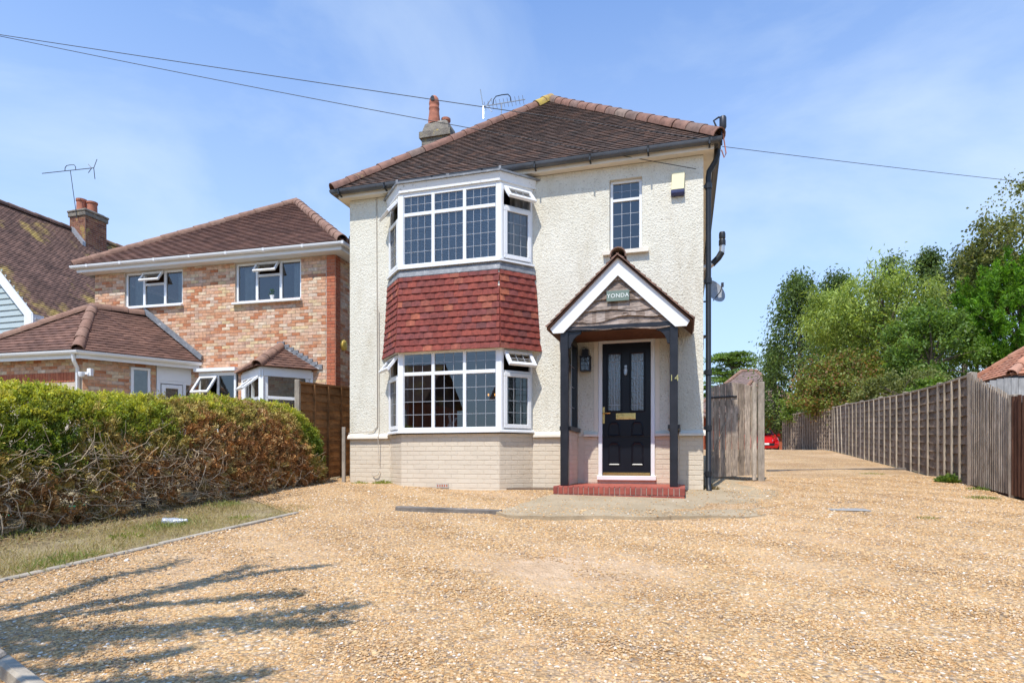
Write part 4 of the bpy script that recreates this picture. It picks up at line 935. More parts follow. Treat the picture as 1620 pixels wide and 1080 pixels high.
for k in range(8): m = MB(); x = NW+.1+k*1.02; m.prism([(x, -.36, 5.185), (x, -.355, 5.12), (x, -.31, 5.095), (x, -.30, 5.19)], (.05, 0, 0)); m.build('gutter_joint', 'white_upvc', ngut)
m = MB(); m.box(.3, .36, .1, .14, 5.2, 5.45); m.build('pin', 'dark_metal', nb)
t = empty('round_alarm', N.W(.02, .34, 2.97), -N.a, 'round yellow alarm sounder on the side of the brick house', 'alarm box')
m = MB(); m.lathe([(0, .07), (.08, .07), (.12, .05), (.13, .0)], (0, 0, 0), 20)
m.v = [(p[2], p[0], p[1]) for p in m.v]; m.build('sounder', 'alarm_yellow', t, True)
# wing with the hipped tiled roof in front (its corner walls turn towards the entrance)
def nl(p): return N.L(p)
eA = nl(ray(122, 553, 13.1)); zE = eA.z
eB = nl(ray(321, 577, 14.9)); eL = eA+Vector((-3.6, -.02, 0)); Pk = nl(ray(147, 487, 14.55)); Q = nl(ray(231, 502, 15.3)); Q.y = -.01; Q.z = Pk.z; eB.z = zE; eB.y = -.01
eLb = Vector((eL.x, 1.5, zE)); Pb = Vector((Pk.x, 1.5, Pk.z))
m = MB()
for q in ((eL, eA, Pk), (eA, eB, Q, Pk), (eLb, eL, Pk, Pb)): m.quad(*[Vector(p)+dz for p in q])
wroof = m.build('wing_roof', 'neighbour_tile', nb)
hr = tile_places(eL, eA, Pk+Vector((.02, 0, 0)), Pk-Vector((.02, 0, 0)), .11, .28)+tile_places(eA, eB, Q, Pk, .11, .28)
lay(hr, NTL, 'roof_tile', wroof, 'wing_tiles', 300, key=lambda t: -t[0].x*.3+t[0].y)
for a, b in ((eA, Pk), (eL, Pk), (Q, Pk)): hip_run(wroof, Vector(a)+lift, Vector(b)+lift, NHP, 'hip_tile', .42)
m = MB(); m.prism([Q+Vector((.0, 0, .05)), eB+Vector((.02, 0, .05)), eB+Vector((.06, 0, .16)), Q+Vector((.05, 0, .17))], (0, -.05, 0)); m.build('wing_flashing', 'lead_flashing', wroof)
m = MB(); path = [Vector((eL.x, eL.y, zE-.03)), Vector((eA.x, eA.y, zE-.03)), Vector((eB.x, eB.y, zE-.03))]; sweep(m, path, GUT); wg = m.build('wing_gutter', 'white_upvc', nb, True)
m = MB(); sweep(m, [p+Vector((0, 0, -.14)) for p in path], [(-.09, 0), (-.06, 0), (-.06, .14), (-.09, .14)]); m.build('wing_fascia', 'white_upvc', nb)
dB = (Vector((eB.x, eB.y, 0))-Vector((eA.x, eA.y, 0))); LB = dB.length; dB.normalize(); nB = Vector((0, 0, 1)).cross(dB)
wA = Vector((eA.x, eA.y, 0))+Vector((-.12, .24, 0))+nB*.05; wB = wA+dB*(LB-.15); wL_ = wA+Vector((-3.3, 0, 0))
ztop = zE-.13; m = MB()
m.quad(wL_+Vector((0, .012, -.6)), wA+Vector((0, .012, -.6)), wA+Vector((0, .012, ztop)), wL_+Vector((0, .012, ztop)))
seg = lambda t_: wA+dB*t_
sB = LB*.58
m.quad(seg(0)+nB*.012+Vector((0, 0, -.6)), seg(sB)+nB*.012+Vector((0, 0, -.6)), seg(sB)+nB*.012+Vector((0, 0, ztop)), seg(0)+nB*.012+Vector((0, 0, ztop)))
m.quad(wL_+Vector((0, 0, ztop)), wA+Vector((0, 0, ztop)), wB+Vector((0, 0, ztop)), Vector((wL_.x, .1, ztop)))
ww = m.build('wing_wall', 'mortar_n', nb)
lay(brick_places(wL_+Vector((0, .012, 0)), wA+Vector((0, .012, 0)), ztop-.3, ztop, proud=.01), SBK, 'brick', ww, 'wing_bricks', 60)
sold = brick_places(wL_+Vector((0, .012, 0)), wA+Vector((-.2, .012, 0)), ztop-.525, ztop-.3, L=.075, hgt=.225, proud=.012); lay(sold, RBK, 'brick', ww, 'soldier_bricks', 60)
whole = (LB*.37, LB*.53, .9, ztop-.1)
lay(brick_places(seg(0)+nB*.012, seg(sB)+nB*.012, 1.0, ztop, [whole], proud=.01), SBK, 'brick', ww, 'wing_side_bricks', 140)
Mw = axes(seg(0), dB, nB, Vector((0, 0, 1)))
m = MB(); a, b, c_, d_ = whole; f = .06
m.box(a, b, -.03, .03, c_, c_+f); m.box(a, b, -.03, .03, d_-f, d_); m.box(a, a+f, -.03, .03, c_+f, d_-f); m.box(b-f, b, -.03, .03, c_+f, d_-f); wv = put('wing_window', bevel(m, 'white_upvc', .006), nb, Mw)
pane(wv, Matrix.Translation((a+f, 0, c_+f)), b-a-2*f, d_-c_-2*f)
m = MB(); a, b = sB+.01, LB-.2; m.box(a, b, -.02, .06, ztop-.36, ztop); m.box(a, a+.08, -.02, .06, .0, ztop-.36); m.box(b-.09, b, -.02, .06, .0, ztop-.36); m.box(a+(b-a)*.68, a+(b-a)*.76, -.02, .06, 0, ztop-.36); m.box(a+.08, b-.09, -.015, .06, ztop-.43, ztop-.36)
ed = put('entrance_frame', bevel(m, 'white_upvc', .006), nb, Mw); pane(ed, Matrix.Translation((a+.08, .03, .2)), b-a-.17, ztop-.63)
m = MB(); x0_, x1_ = a+.10, a+(b-a)*.66; m.box(x0_, x0_+.09, -.03, .02, .2, ztop-.45); m.box(x1_-.09, x1_, -.03, .02, .2, ztop-.45); m.box(x0_+.09, x1_-.09, -.03, .02, ztop-.54, ztop-.45); put('entrance_door', bevel(m, 'white_upvc', .006), ed)
m = MB(); c0_ = Vector((eA.x-.02, eA.y+.02, zE-.08)); cw_ = wA+Vector((-.03, -.05, 0))
m.tube([c0_+Vector((-.12, 0, 0)), c0_+Vector((-.12, .02, -.14)), Vector((cw_.x-.05, cw_.y, zE-.36)), Vector((cw_.x-.05, cw_.y, -.3))], .04, 10); m.build('wing_downpipe', 'white_upvc', nb, True)
t = empty('security_camera', N.W(cw_.x+.2, cw_.y-.12, zE-.52), -N.a, 'white dome security camera on the brick wing next to the white downpipe', 'camera')
m = MB(); m.lathe([(0, -.07), (.05, -.05), (.065, 0), (.065, .05), (0, .05)], (0, 0, 0), 14); m.build('dome', 'white_upvc', t, True); m = MB(); m.box(-.02, .16, .02, .10, .0, .05); m.box(.10, .20, .04, .11, -.03, .13); m.build('mount', 'white_upvc', t)
# facade window by the entrance with its flat head and open vent
u0, u1 = -3.72, -2.66; m = MB(); m.box(u0-.05, u1+.06, -.12, .02, 2.40, 2.48); m.build('canopy', 'white_upvc', nb)
m = MB(); f = .06; m.box(u0, u1, .0, .06, 2.3, 2.39); m.box(u0, u0+f, .0, .06, .9, 2.3); m.box(u1-f, u1, .0, .06, .9, 2.3); m.box(-3.2, -3.14, .0, .06, .9, 2.3); m.box(u0+f, u1-f, .002, .06, 1.66, 1.72); fw = put('window', bevel(m, 'white_upvc', .006), nb)
pane(fw, Matrix.Translation((u0+f, .03, .95)), u1-u0-2*f, .72); pane(fw, Matrix.Translation((-3.14, .03, 1.72)), u1-f+3.14, .58); casement(fw, Matrix.Translation((u0+.06, -.02, 1.76)), .5, .53, 0, 0, .055, ang=-R(38))
# prow-shaped bay with its little tiled roof
bl, bc, br_ = Vector((-2.42, 0, 0)), Vector((-1.36, -.80, 0)), Vector((-.62, 0, 0)); zb = 2.30
m = MB(); sweep(m, [p+Vector((0, 0, zb-.16)) for p in (bl, bc, br_)], [(-.03, 0), (.05, 0), (.05, .2), (-.03, .2)]); sweep(m, [p+Vector((0, 0, .85)) for p in (bl, bc, br_)], [(-.04, 0), (.04, 0), (.04, .06), (-.04, .06)])
for p in (bl, bc, br_): m.box(p.x-.06, p.x+.06, p.y-.03, p.y+.06, .8, zb)
nbay = m.build('bay_window', 'white_upvc', nb)
for p, q, op in ((bl, bc, True), (bc, br_, False)):
    e = (q-p).normalized(); ni = Vector((0, 0, 1)).cross(e); L = (q-p).length; M = axes(p, e, ni, Vector((0, 0, 1))); f_ = MB()
    f_.box(.08, L-.07, -.03, .03, 1.62, 1.69); f_.box(L*.47, L*.53, -.028, .03, .9, zb-.16) if op else None
    f_.box(.06, .13, -.03, .03, .91, zb-.16); f_.box(L-.13, L-.06, -.03, .03, .91, zb-.16); put('frame', bevel(f_, 'white_upvc', .005), nbay, M)
    pane(nbay, M @ Matrix.Translation((.1, 0, .91)), L-.2, .72)
    if op: pane(nbay, M @ Matrix.Translation((.1, 0, 1.69)), L*.47-.1, .45); casement(nbay, M @ Matrix.Translation((L*.5, -.03, 1.70)), L*.5-.11, .44, 0, 0, .05, ang=-R(50))
    else: pane(nbay, M @ Matrix.Translation((.1, 0, 1.69)), L-.2, .45)
    m = MB(); m.quad(p+Vector((0, 0, -.3)), q+Vector((0, 0, -.3)), q+Vector((0, 0, .85)), p+Vector((0, 0, .85))); m.build('apron', 'stock_brick', nbay)
el, ec, er = Vector((-2.62, -.02, zb+.04)), Vector((-1.37, -.97, zb+.04)), Vector((-.42, -.02, zb+.04)); ap_ = Vector((-1.42, -.02, zb+.62))
m = MB(); m.quad(el, ec, ap_); m.quad(ec, er, ap_); broof = m.build('bay_roof', 'neighbour_tile', nb)
lay(tile_places(el, ec, ap_+Vector((.01, 0, 0)), ap_, .1, .2)+tile_places(ec, er, ap_, ap_, .1, .2), NTL, 'roof_tile', broof, 'bay_tiles', 120)
hip_run(broof, ec+lift, ap_+lift, NHP, 'hip_tile', .4); hip_run(broof, el+Vector((0, -.04, .02)), ap_+Vector((0, -.03, .03)), hip_unit('bay_verge', 'neighbour_hip', .06), 'verge_tile', .35)
m = MB()
for k in range(9): t_ = k/8; p = er.lerp(ap_, t_); m.box(p.x-.09, p.x+.10, -.03, .005, p.z+.02, p.z+.13)
m.build('step_flashing', 'lead_flashing', nb)
t = empty('pot_plant', N.W(-1.72, .13, 4.10), -N.a, 'small green pot plant on the upstairs sill of the brick house', 'plant')
m = MB(); m.lathe([(0, 0), (.06, 0), (.085, .10), (.07, .10)], (0, 0, 0), 12); m.build('pot', 'white_paint', t, True)
def leaf_mesh(name, P, size, colors, mat='leaf', aspect=.5, upbias=.4, dirs=None, fold=True):
    """P (n,3) leaf centres; each leaf a folded diamond of 2 faces"""
    n = len(P); size = np.broadcast_to(np.asarray(size, float), (n,)); d = rng.normal(size=(n, 3)) if dirs is None else dirs+rng.normal(size=(n, 3))*.45
    d /= np.linalg.norm(d, axis=1)[:, None]+1e-9; nn = rng.normal(size=(n, 3)); nn[:, 2] += upbias*2; sd = np.cross(d, nn); sd /= np.linalg.norm(sd, axis=1)[:, None]+1e-9
    L = size[:, None]; V4 = np.stack([P-d*L*.5, P+sd*L*aspect*.5+d*L*.05, P+d*L*.5, P-sd*L*aspect*.5+d*L*.05], 1).reshape(-1, 3)
    me = bpy.data.meshes.new(name); me.vertices.add(4*n); me.vertices.foreach_set('co', V4.ravel()); me.loops.add(4*n); me.loops.foreach_set('vertex_index', np.arange(4*n, dtype=np.int32)); me.polygons.add(n)
    me.polygons.foreach_set('loop_start', np.arange(0, 4*n, 4, dtype=np.int32)); me.polygons.foreach_set('loop_total', np.full(n, 4, np.int32))
    at = me.color_attributes.new('col', 'FLOAT_COLOR', 'POINT'); c4 = np.ones((n, 4)); c4[:, :3] = colors; at.data.foreach_set('color', np.repeat(c4, 4, 0).ravel().astype(np.float32))
    me.update(); me.validate(); me.materials.append(MATS[mat]); return me
def palette(cols, n, w=None, jit=.18):
    c = np.array(cols)[rng.choice(len(cols), n, p=w)]; return np.clip(c*rng.uniform(1-jit, 1+jit, (n, 1)), 0, 1)
put('foliage', leaf_mesh('foliage', np.array([0, 0, .17])+rng.normal(size=(90, 3))*.045, .05, palette([(.06, .16, .04), (.10, .22, .06)], 90)), t)

# ================================================================== FAR LEFT HOUSE (weatherboard gable)
Fh = Frame(-13.6, 17.0, .95, 16); ch = Fh.root('chalet_house', 'house with steep lichen-spotted brown roof and grey weatherboarded gable', 'house')
zE2, rise, half = 4.25, 4.26, 3.98; fe0, fe1 = Vector((.28, -.12, zE2-.22)), Vector((.28, 11, zE2-.22)); r0_, r1_ = Vector((-half, -.12, zE2+rise)), Vector((-half, 11, zE2+rise)); le0, le1 = Vector((-2*half-.28, -.12, zE2-.22)), Vector((-2*half-.28, 11, zE2-.22))
m = MB(); m.quad(*[p+dz for p in (fe0, fe1, r1_, r0_)]); m.quad(*[p+dz for p in (le0, le1, r1_, r0_)]); cr_ = m.build('roof', 'old_tile', ch)
OT = tile_unit('old_tile', 'old_tile'); pl = tile_places(fe0, fe1, r1_, r0_, .105, .17); lay(pl, OT, 'roof_tile', cr_, 'roof_tiles', 0)
hip_run(cr_, r0_+lift, r1_+lift, hip_unit('old_ridge', 'old_tile', .13), 'ridge_tile', .45)
m = MB(); m.quad((0, 0, -1), (0, 11, -1), (0, 11, zE2), (0, 0, zE2)); m.quad((-2*half, 0, -1), (0, 0, -1), (0, 0, zE2), (-2*half, 0, zE2)); m.quad((-2*half, 0, zE2), (0, 0, zE2), (-half, 0, zE2+rise)); m.quad((-2*half, 11, -1), (0, 11, -1), (0, 11, zE2), (-2*half, 11, zE2)); m.build('wall', 'red_brick', ch)
for k in range(34):
    z = .6+k*.17; hw = half if z < zE2 else half*(1-(z-zE2)/rise)
    if hw < .15: break
    m = MB(); m.prism([(-half-hw, -.012, z), (-half-hw, -.045, z), (-half-hw, -.015, z+.175), (-half-hw, -.008, z+.175)], (2*hw, 0, 0)); m.build('weatherboard', 'weatherboard', ch)
for sx in (-1, 1):
    m = MB(); xe = -half+sx*(half+.30); m.prism([(xe, -.16, zE2-.42), (xe, -.16, zE2-.10), (-half, -.16, zE2+rise+.0), (-half, -.16, zE2+rise-.34)], (0, .045, 0)); m.build('bargeboard', 'white_paint', ch)
m = MB(); m.box(.0, .34, -.15, .15, zE2-.46, zE2-.12); m.build('eaves_box', 'white_paint', ch)
m = MB(); m.box(.0, .24, -.1, 11, zE2-.40, zE2-.36); m.box(.22, .25, -.1, 11, zE2-.38, zE2-.20); sweep(m, [(.31, -.1, zE2-.24), (.31, 11, zE2-.24)], GUT); m.build('gutter', 'white_upvc', ch, True)
cy = 4.35; m = MB(); m.box(-half-.15, -half+.60, cy, cy+.85, zE2+rise-1.4, zE2+rise+.5); cst = m.build('chimney', 'mortar', ch)
CB = brick_unit('chimney_brick', 'old_brick' if False else 'red_brick', .05, .06); CB.materials[0] = varied('sooty_brick', [(0, (.20, .075, .045)), (.5, (.29, .115, .065)), (1, (.35, .17, .09))], 5, .5, .95, .005, 60, ((.42, .30, .08), .60, 2.5))
lay(brick_places((-half-.15, cy, 0), (-half+.60, cy, 0), zE2+rise-1.1, zE2+rise+.5)+brick_places((-half+.60, cy, 0), (-half+.60, cy+.85, 0), zE2+rise-1.4, zE2+rise+.5), CB, 'brick', cst, 'chimney_bricks', 0)
m = MB(); zc_ = zE2+rise+.5; m.box(-half-.20, -half+.65, cy-.05, cy+.9, zc_, zc_+.16); m.box(-half-.22, -half+.67, cy-.07, cy+.92, zc_+.16, zc_+.24); m.box(-half-.12, -half+.57, cy+.03, cy+.82, zc_+.24, zc_+.30); put('chimney_cap', bevel(m, 'old_chimney', .02), cst)
for x, y, hh in ((.05, .3, .48), (.38, .45, .40)): m = MB(); m.lathe([(.17, 0), (.16, hh*.8), (.185, hh*.84), (.185, hh), (.13, hh), (.13, hh*.5)], (-half+x, cy+y, zc_+.28), 16); m.build('chimney_pot', 'terracotta', cst, True)
m = MB(); m.prism([(-half+.61, cy-.25, zE2+rise-.96), (-half+1.15, cy-.25, zE2+rise-1.52), (-half+1.15, cy+1.1, zE2+rise-1.52), (-half+.61, cy+1.1, zE2+rise-.96)], (.05, 0, .09)); m.prism([(-half-.05, cy-.02, zE2+rise-.1), (-half+.65, cy-.02, zE2+rise-.85), (-half+.65, cy-.02, zE2+rise-.5), (-half+.1, cy-.02, zE2+rise+.1)], (0, -.12, .0)); m.build('chimney_flashing', 'lead_strip', ch)
yb = Fh.W(-half+.3, cy-.08, zc_-.1)
yagi('tv_aerial', yb, 'dark television aerial on a leaning mast above the brick chimney', 1.75, (-1, .12, -.04), 2.1, 17, .05, 'dark_metal', lean=(-.24, 0))

# ================================================================== FENCES AND GATE
def lap_fence(name, label, pts_, hts, mats, posts=True, slats=11, battens=3, group=None, lean=None):
    """horizontal lapped slats between posts; pts_ are ground points from post to post"""
    t = empty(name, pts_[0], 0, label, 'fence', group); o = Vector(pts_[0])
    sl_u = None
    for i, (a, b) in enumerate(zip(pts_, pts_[1:])):
        a, b = Vector(a)-o, Vector(b)-o; e3 = b-a; e = e3.normalized(); n_in = Vector((0, 0, 1)).cross(Vector((e.x, e.y, 0)).normalized()); L = e3.length; ha, hb = hts[i], hts[i+1]
        for k in range(slats):
            m = MB(); nseg = 8; ph = random.uniform(0, 6); z0 = k/slats; z1 = (k+1.22)/slats; lo = []; hi = []
            for q in range(nseg+1):
                s_ = q/nseg; h = ha+(hb-ha)*s_; c_ = a+e3*s_; wv_ = .010*math.sin(ph+s_*9)+random.uniform(-.003, .003)
                lo.append(c_+Vector((0, 0, .04+(h-.06)*z0+wv_))-n_in*.032); hi.append(c_+Vector((0, 0, .04+(h-.06)*min(1, z1)))+n_in*.004)
            for q in range(nseg): m.quad(lo[q], lo[q+1], hi[q+1], hi[q]); m.quad(lo[q], lo[q]+n_in*.022, lo[q+1]+n_in*.022, lo[q+1])
            put('slat', m.mesh('slat', mats[0], fix=False), t)
        for k in range(battens):
            s_ = (k+1)/(battens+1); c_ = a+e3*s_; h = ha+(hb-ha)*s_; sh = e*.0
            if lean and i == lean[0]: sh = e*lean[1]
            m = MB(); w = e*.018; d_ = -n_in*.036-n_in*.022
            m.prism([c_-w-n_in*.018, c_+w-n_in*.018, c_+w+d_, c_-w+d_], sh+Vector((0, 0, h-.02))); m.build('batten', mats[1], t)
        m = MB(); m.prism([a+Vector((0, 0, ha-.03))-n_in*.04, a+Vector((0, 0, ha-.03))+n_in*.02, a+Vector((0, 0, ha+.01))+n_in*.02, a+Vector((0, 0, ha+.01))-n_in*.04], e3+Vector((0, 0, hb-ha))); m.build('capping', mats[1], t)
    if posts:
        for i, a in enumerate(pts_):
            a = Vector(a)-o; m = MB(); w = .042; h = hts[i]+.04; m.prism([a+Vector((x, y, -.3)) for x, y in ((-w, -w), (w, -w), (w, w), (-w, w))], (0, 0, h+.3)); put('post', bevel(m, mats[2], .006), t)
    return t
def at(px, D): return (px-CX)/FPX*D
def Fp(v, off=0.): return HW(uR(v)+.03+off, v)
vs_ = [2.43, 4.05, 6.55, 9.05, 11.6, 14.2, 17.2]
lap_fence('lap_fence', 'long brown lap-panel fence with pale battens and posts beside the drive', [Fp(v) for v in vs_][::-1], [1.92, 1.85, 1.8, 1.8, 1.79, 1.8, 1.76][::-1], ('fence_slat', 'fence_batten', 'fence_post'), lean=(0, -.32))
p0 = Fp(vs_[-1]); far_pts = [p0+Vector((.05, .12, 0)), p0+Vector((.27, 1.9, .0)), p0+Vector((.44, 3.8, 0)), p0+Vector((.55, 5.7, 0))][::-1]
for p in far_pts: p.z = g(p.y)
lap_fence('old_lap_fence', 'older dark weathered fence under the overhanging bush at the end of the drive', far_pts, [1.78, 1.75, 1.76, 1.75], ('fence_slat', 'gate_board', 'fence_slat'), battens=6)
# sloping-topped pale fence towards the road
def pale_fence(name, label, v0, v1, h0, h1, n, mat, rail, group=None, w=.30):
    a, b = HW(uR(v0), v0), HW(uR(v1), v1); t = empty(name, a, 0, label, 'fence', group); e3 = b-a; e = e3.normalized(); n_in = Vector((-e.y, e.x, 0)).normalized(); L = e3.length; st = L/n
    for k in range(n):
        s_ = (k+.5)/n; c_ = e3*s_; h = h0+(h1-h0)*s_+random.uniform(-.012, .012); r_ = st*w; m = MB(); q = [-math.pi/2+math.pi*i/6 for i in range(7)]
        m.prism([c_+Vector((0, 0, .05))+e*r_*math.sin(a_)-n_in*r_*.55*math.cos(a_) for a_ in q], (random.uniform(-.006, .006), random.uniform(-.006, .006), h-.05)); m.build('pale', mat, t)
    m = MB(); m.quad(n_in*.055, e3+n_in*.055, e3+n_in*.055+Vector((0, 0, h1-.1)), n_in*.055+Vector((0, 0, h0-.1))); m.build('gap_shade_sheet', 'brown_fence', t)  # dark sheet added behind the pales so the gaps look shaded
    for z in (.35, 1.25):
        m = MB(); m.prism([Vector((0, 0, z))+n_in*.01, Vector((0, 0, z+.08))+n_in*.01, Vector((0, 0, z+.08))+n_in*.05, Vector((0, 0, z))+n_in*.05], e3+Vector((0, 0, -.04))); m.build('rail', rail, t)
    m = MB(); w_ = .05; m.prism([Vector((x, y, -.3))+n_in*.03 for x, y in ((-w_, -w_), (w_, -w_), (w_, w_), (-w_, w_))], (0, 0, h0+.32)); put('post', bevel(m, 'fence_post', .006), t)
    return t
pale_fence('pale_fence', 'weathered fence of close narrow half-round pales with a sloping top', 2.36, .80, 1.93, 1.50, 19, 'fence_pale', 'fence_slat')
pale_fence('brown_pale_fence', 'dark red-brown stained fence of close pales next to the grey pales', .74, -3.4, 1.48, 1.42, 38, 'brown_fence', 'brown_fence', w=.42)
# fence between the two houses, and the stake at the house corner
fp_ = [HW(-6.85, v) for v in (-.45, 1.35, 3.2, 5.0)]
lap_fence('boundary_fence', 'tall orange-brown panel fence between the hedge and the cream house', fp_, [1.82, 1.82, 1.82, 1.82], ('orange_fence', 'orange_fence', 'fence_post'), battens=3)
t = empty('timber_stake', HW(-6.19, -.02), 0, 'thin grey timber stake against the left corner of the cream house', 'stake'); m = MB(); m.box(-.03, .03, -.03, .03, -.2, 1.02); put('stake', bevel(m, 'fence_post', .006), t)
# gate
ga, gb = HW(.13, 2.16, .04), HW(1.0, 2.16, .11); gate = empty('timber_gate', ga, 0, 'weathered grey wooden gate with an arched top beside the house', 'gate')
e3 = gb-ga; e = Vector((e3.x, e3.y, 0)).normalized(); n_in = Vector((0, 0, 1)).cross(e); L = Vector((e3.x, e3.y)).length; nbd = 8
for k in range(nbd):
    a_, b_ = L*k/nbd, L*(k+1)/nbd-.006; H_ = lambda x: 1.60+.17*math.sin(math.pi*min(1, .18+.78*x/L)); y = random.uniform(-.004, .004); m = MB(); zs_ = e3.z
    P8 = [e*a_+Vector((0, 0, zs_*a_/L+.04)), e*b_+Vector((0, 0, zs_*b_/L+.04)), e*b_+Vector((0, 0, zs_*b_/L+H_(b_))), e*a_+Vector((0, 0, zs_*a_/L+H_(a_)))]
    m.prism([p+n_in*y for p in P8], n_in*.02); put('board', bevel(m, 'gate_board', .003), gate)
for z in (.3, 1.35): m = MB(); m.prism([Vector((0, 0, z))+n_in*.024, Vector((0, 0, z+.1))+n_in*.024, Vector((0, 0, z+.1))+n_in*.06, Vector((0, 0, z))+n_in*.06], e3); m.build('ledge', 'gate_board', gate)
m = MB(); m.tube([Vector((0, 0, 1.52))-n_in*.012, e*.52+Vector((0, 0, 1.54))-n_in*.012], .017, 6); m.build('hinge', 'dark_metal', gate)
m = MB(); m.tube([e*.05+Vector((0, 0, .35))-n_in*.02, e*.36+Vector((0, 0, 1.15))-n_in*.02], .010, 6); m.build('stay_bar', 'fence_post', gate)
m = MB(); p_ = e*(L-.09)-n_in*.02; m.prism([p_, p_+e*.07, p_+e*.07+n_in*-.03, p_-n_in*.03], (0, 0, 1.78)); put('stile', bevel(m, 'fence_pale', .004), gate)
t = empty('gate_post', HW(1.06, 2.16), 0, 'square timber gate post at the end of the grey gate away from the house', 'post'); m = MB(); m.box(-.055, .055, -.055, .055, -.3, 1.84, Matrix.Rotation(-H.a, 4, 'Z')); put('post', bevel(m, 'fence_post', .008), t)
# arched grey panel behind the pale fence
t = empty('arched_panel', (at(1600, 11), 11.0, g(11.0)), -H.a, 'pale grey arched-top timber panel behind the sloping pale fence', 'gate')
for k in range(12):
    x = -.66+k*.11; h = 1.52+.40*math.sqrt(max(0, 1-((x+.055)/.66)**2)); m = MB(); m.box(x, x+.105, 0, .02, 0, h); put('board', bevel(m, 'grey_board', .003), t)

# ================================================================== HOUSES FURTHER OFF
G = Frame(12.0, 14.5, g(15.5)-.14, 16); gr = G.root('garage', 'low outbuilding with ribbed orange tiled roof behind the pale fence', 'outbuilding')
ge0, ge1 = Vector((0, 0, 2.36)), Vector((5, -.0, 2.36)); gp_, gq_ = Vector((1.3, 1.3, 3.40)), Vector((3.7, 1.3, 3.40)); gb0, gb1 = Vector((0, 2.6, 2.36)), Vector((5, 2.6, 2.36))
m = MB()
for q in ((ge0, ge1, gq_, gp_), (ge0, gb0, gp_), (gb0, gb1, gq_, gp_), (gb1, ge1, gq_)): m.quad(*[p+dz for p in q])
gro = m.build('roof', 'orange_tile', gr); OR = tile_unit('orange_tile', 'orange_tile')
lay(tile_places(ge0, ge1, gq_, gp_, .14, .24), OR, 'roof_tile', gro, 'roof_tiles', 160, key=lambda t: t[0].x); lay(tile_places(gb0, ge0, gp_+Vector((0, -.01, 0)), gp_, .14, .24), OR, 'roof_tile', gro, 'hip_end_tiles', 100)
OH = hip_unit('orange_hip', 'orange_tile', .11)
for a, b in ((ge0, gp_), (gb0, gp_), (gp_, gq_)): hip_run(gro, a+lift, b+lift, OH, 'hip_tile', .4)
m = MB(); m.box(.25, 4.75, .25, 2.35, -.5, 2.32); m.build('wall', 'white_paint', gr); m = MB(); m.box(.04, 4.96, .02, .06, 2.18, 2.33); m.box(.02, .06, .04, 2.56, 2.18, 2.33); m.build('fascia', 'black_plastic', gr)

B = Frame(15.2, 43, g(43), 10); bg_ = B.root('bungalow', 'distant brown hip-roofed bungalow at the end of the gravel drive', 'house')
a0, a1 = Vector((-2.6, 0, 2.75)), Vector((4.95, 0, 2.75)); t0, t1 = Vector((1.9, 4.2, 6.35)), Vector((3.0, 4.2, 6.35)); k0, k1 = Vector((-2.6, 9, 2.75)), Vector((4.95, 9, 2.75))
a1 = Vector((5.6, 0, 2.75)); k1 = Vector((5.6, 9, 2.75))
m = MB()
for q in ((a0, a1, t1, t0), (a1, k1, t1), (k1, k0, t0, t1), (k0, a0, t0)): m.quad(*[p+dz for p in q])
bro = m.build('roof', 'far_tile', bg_); FT = tile_unit('far_tile', 'far_tile'); lay(tile_places(a0, a1, t1, t0, .16, .26), FT, 'roof_tile', bro, 'roof_tiles', 0)
FHp = hip_unit('far_hip', 'neighbour_hip', .14)
for a, b in ((a0, t0), (a1, t1), (t0, t1)): hip_run(bro, a+lift, b+lift, FHp, 'hip_tile', .45)
s0, s1, s2 = Vector((-.1, -.6, 2.75)), Vector((4.4, -.6, 2.75)), Vector((2.15, 1.9, 5.25)); m = MB(); m.quad(s0, s1, s2); m.quad(s0, s2, Vector((-.1, 2, 2.75))); m.quad(s1, Vector((4.4, 2, 2.75)), s2); m.build('front_roof', 'far_tile', bg_)
for a, b in ((s0, s2), (s1, s2)): hip_run(bro, a+lift, b+lift, FHp, 'hip_tile', .45)
m = MB(); m.box(-2.2, 4.35, .5, 8.5, -.5, 2.7); m.build('wall', 'red_brick', bg_); m = MB(); m.box(4.35, 5.3, 2.0, 8.5, -.5, 2.7); m.build('dark_opening', 'black_plastic', bg_)  # solid black block stands for the dark inside the garage opening
m = MB(); sweep(m, [(-2.65, -.05, 2.68), (5.62, -.05, 2.68)], GUT); m.box(-2.6, 5.6, .0, .04, 2.5, 2.7); m.box(5.05, 5.15, .1, .2, -.3, 2.5); m.build('gutter', 'white_upvc', bg_)
C2 = Frame(6.2, 44, g(44), 10); b2 = C2.root('far_bungalow', 'sliver of another hipped brown roof beyond the gate hinge', 'house')
m = MB(); m.box(.2, 7.6, .5, 6, -.5, 2.6); m.build('wall', 'red_brick', b2); m = MB()
for q in (((0, 0, 2.6), (8, 0, 2.6), (4.6, 3.2, 5.6), (3.4, 3.2, 5.6)), ((8, 0, 2.6), (8, 6.4, 2.6), (4.6, 3.2, 5.6)), ((0, 6.4, 2.6), (0, 0, 2.6), (3.4, 3.2, 5.6)), ((8, 6.4, 2.6), (0, 6.4, 2.6), (3.4, 3.2, 5.6), (4.6, 3.2, 5.6))): m.quad(*q)
r2 = m.build('roof', 'far_tile', b2); hip_run(r2, Vector((8, 0, 2.63)), Vector((4.6, 3.2, 5.63)), FHp, 'hip_tile', .45)

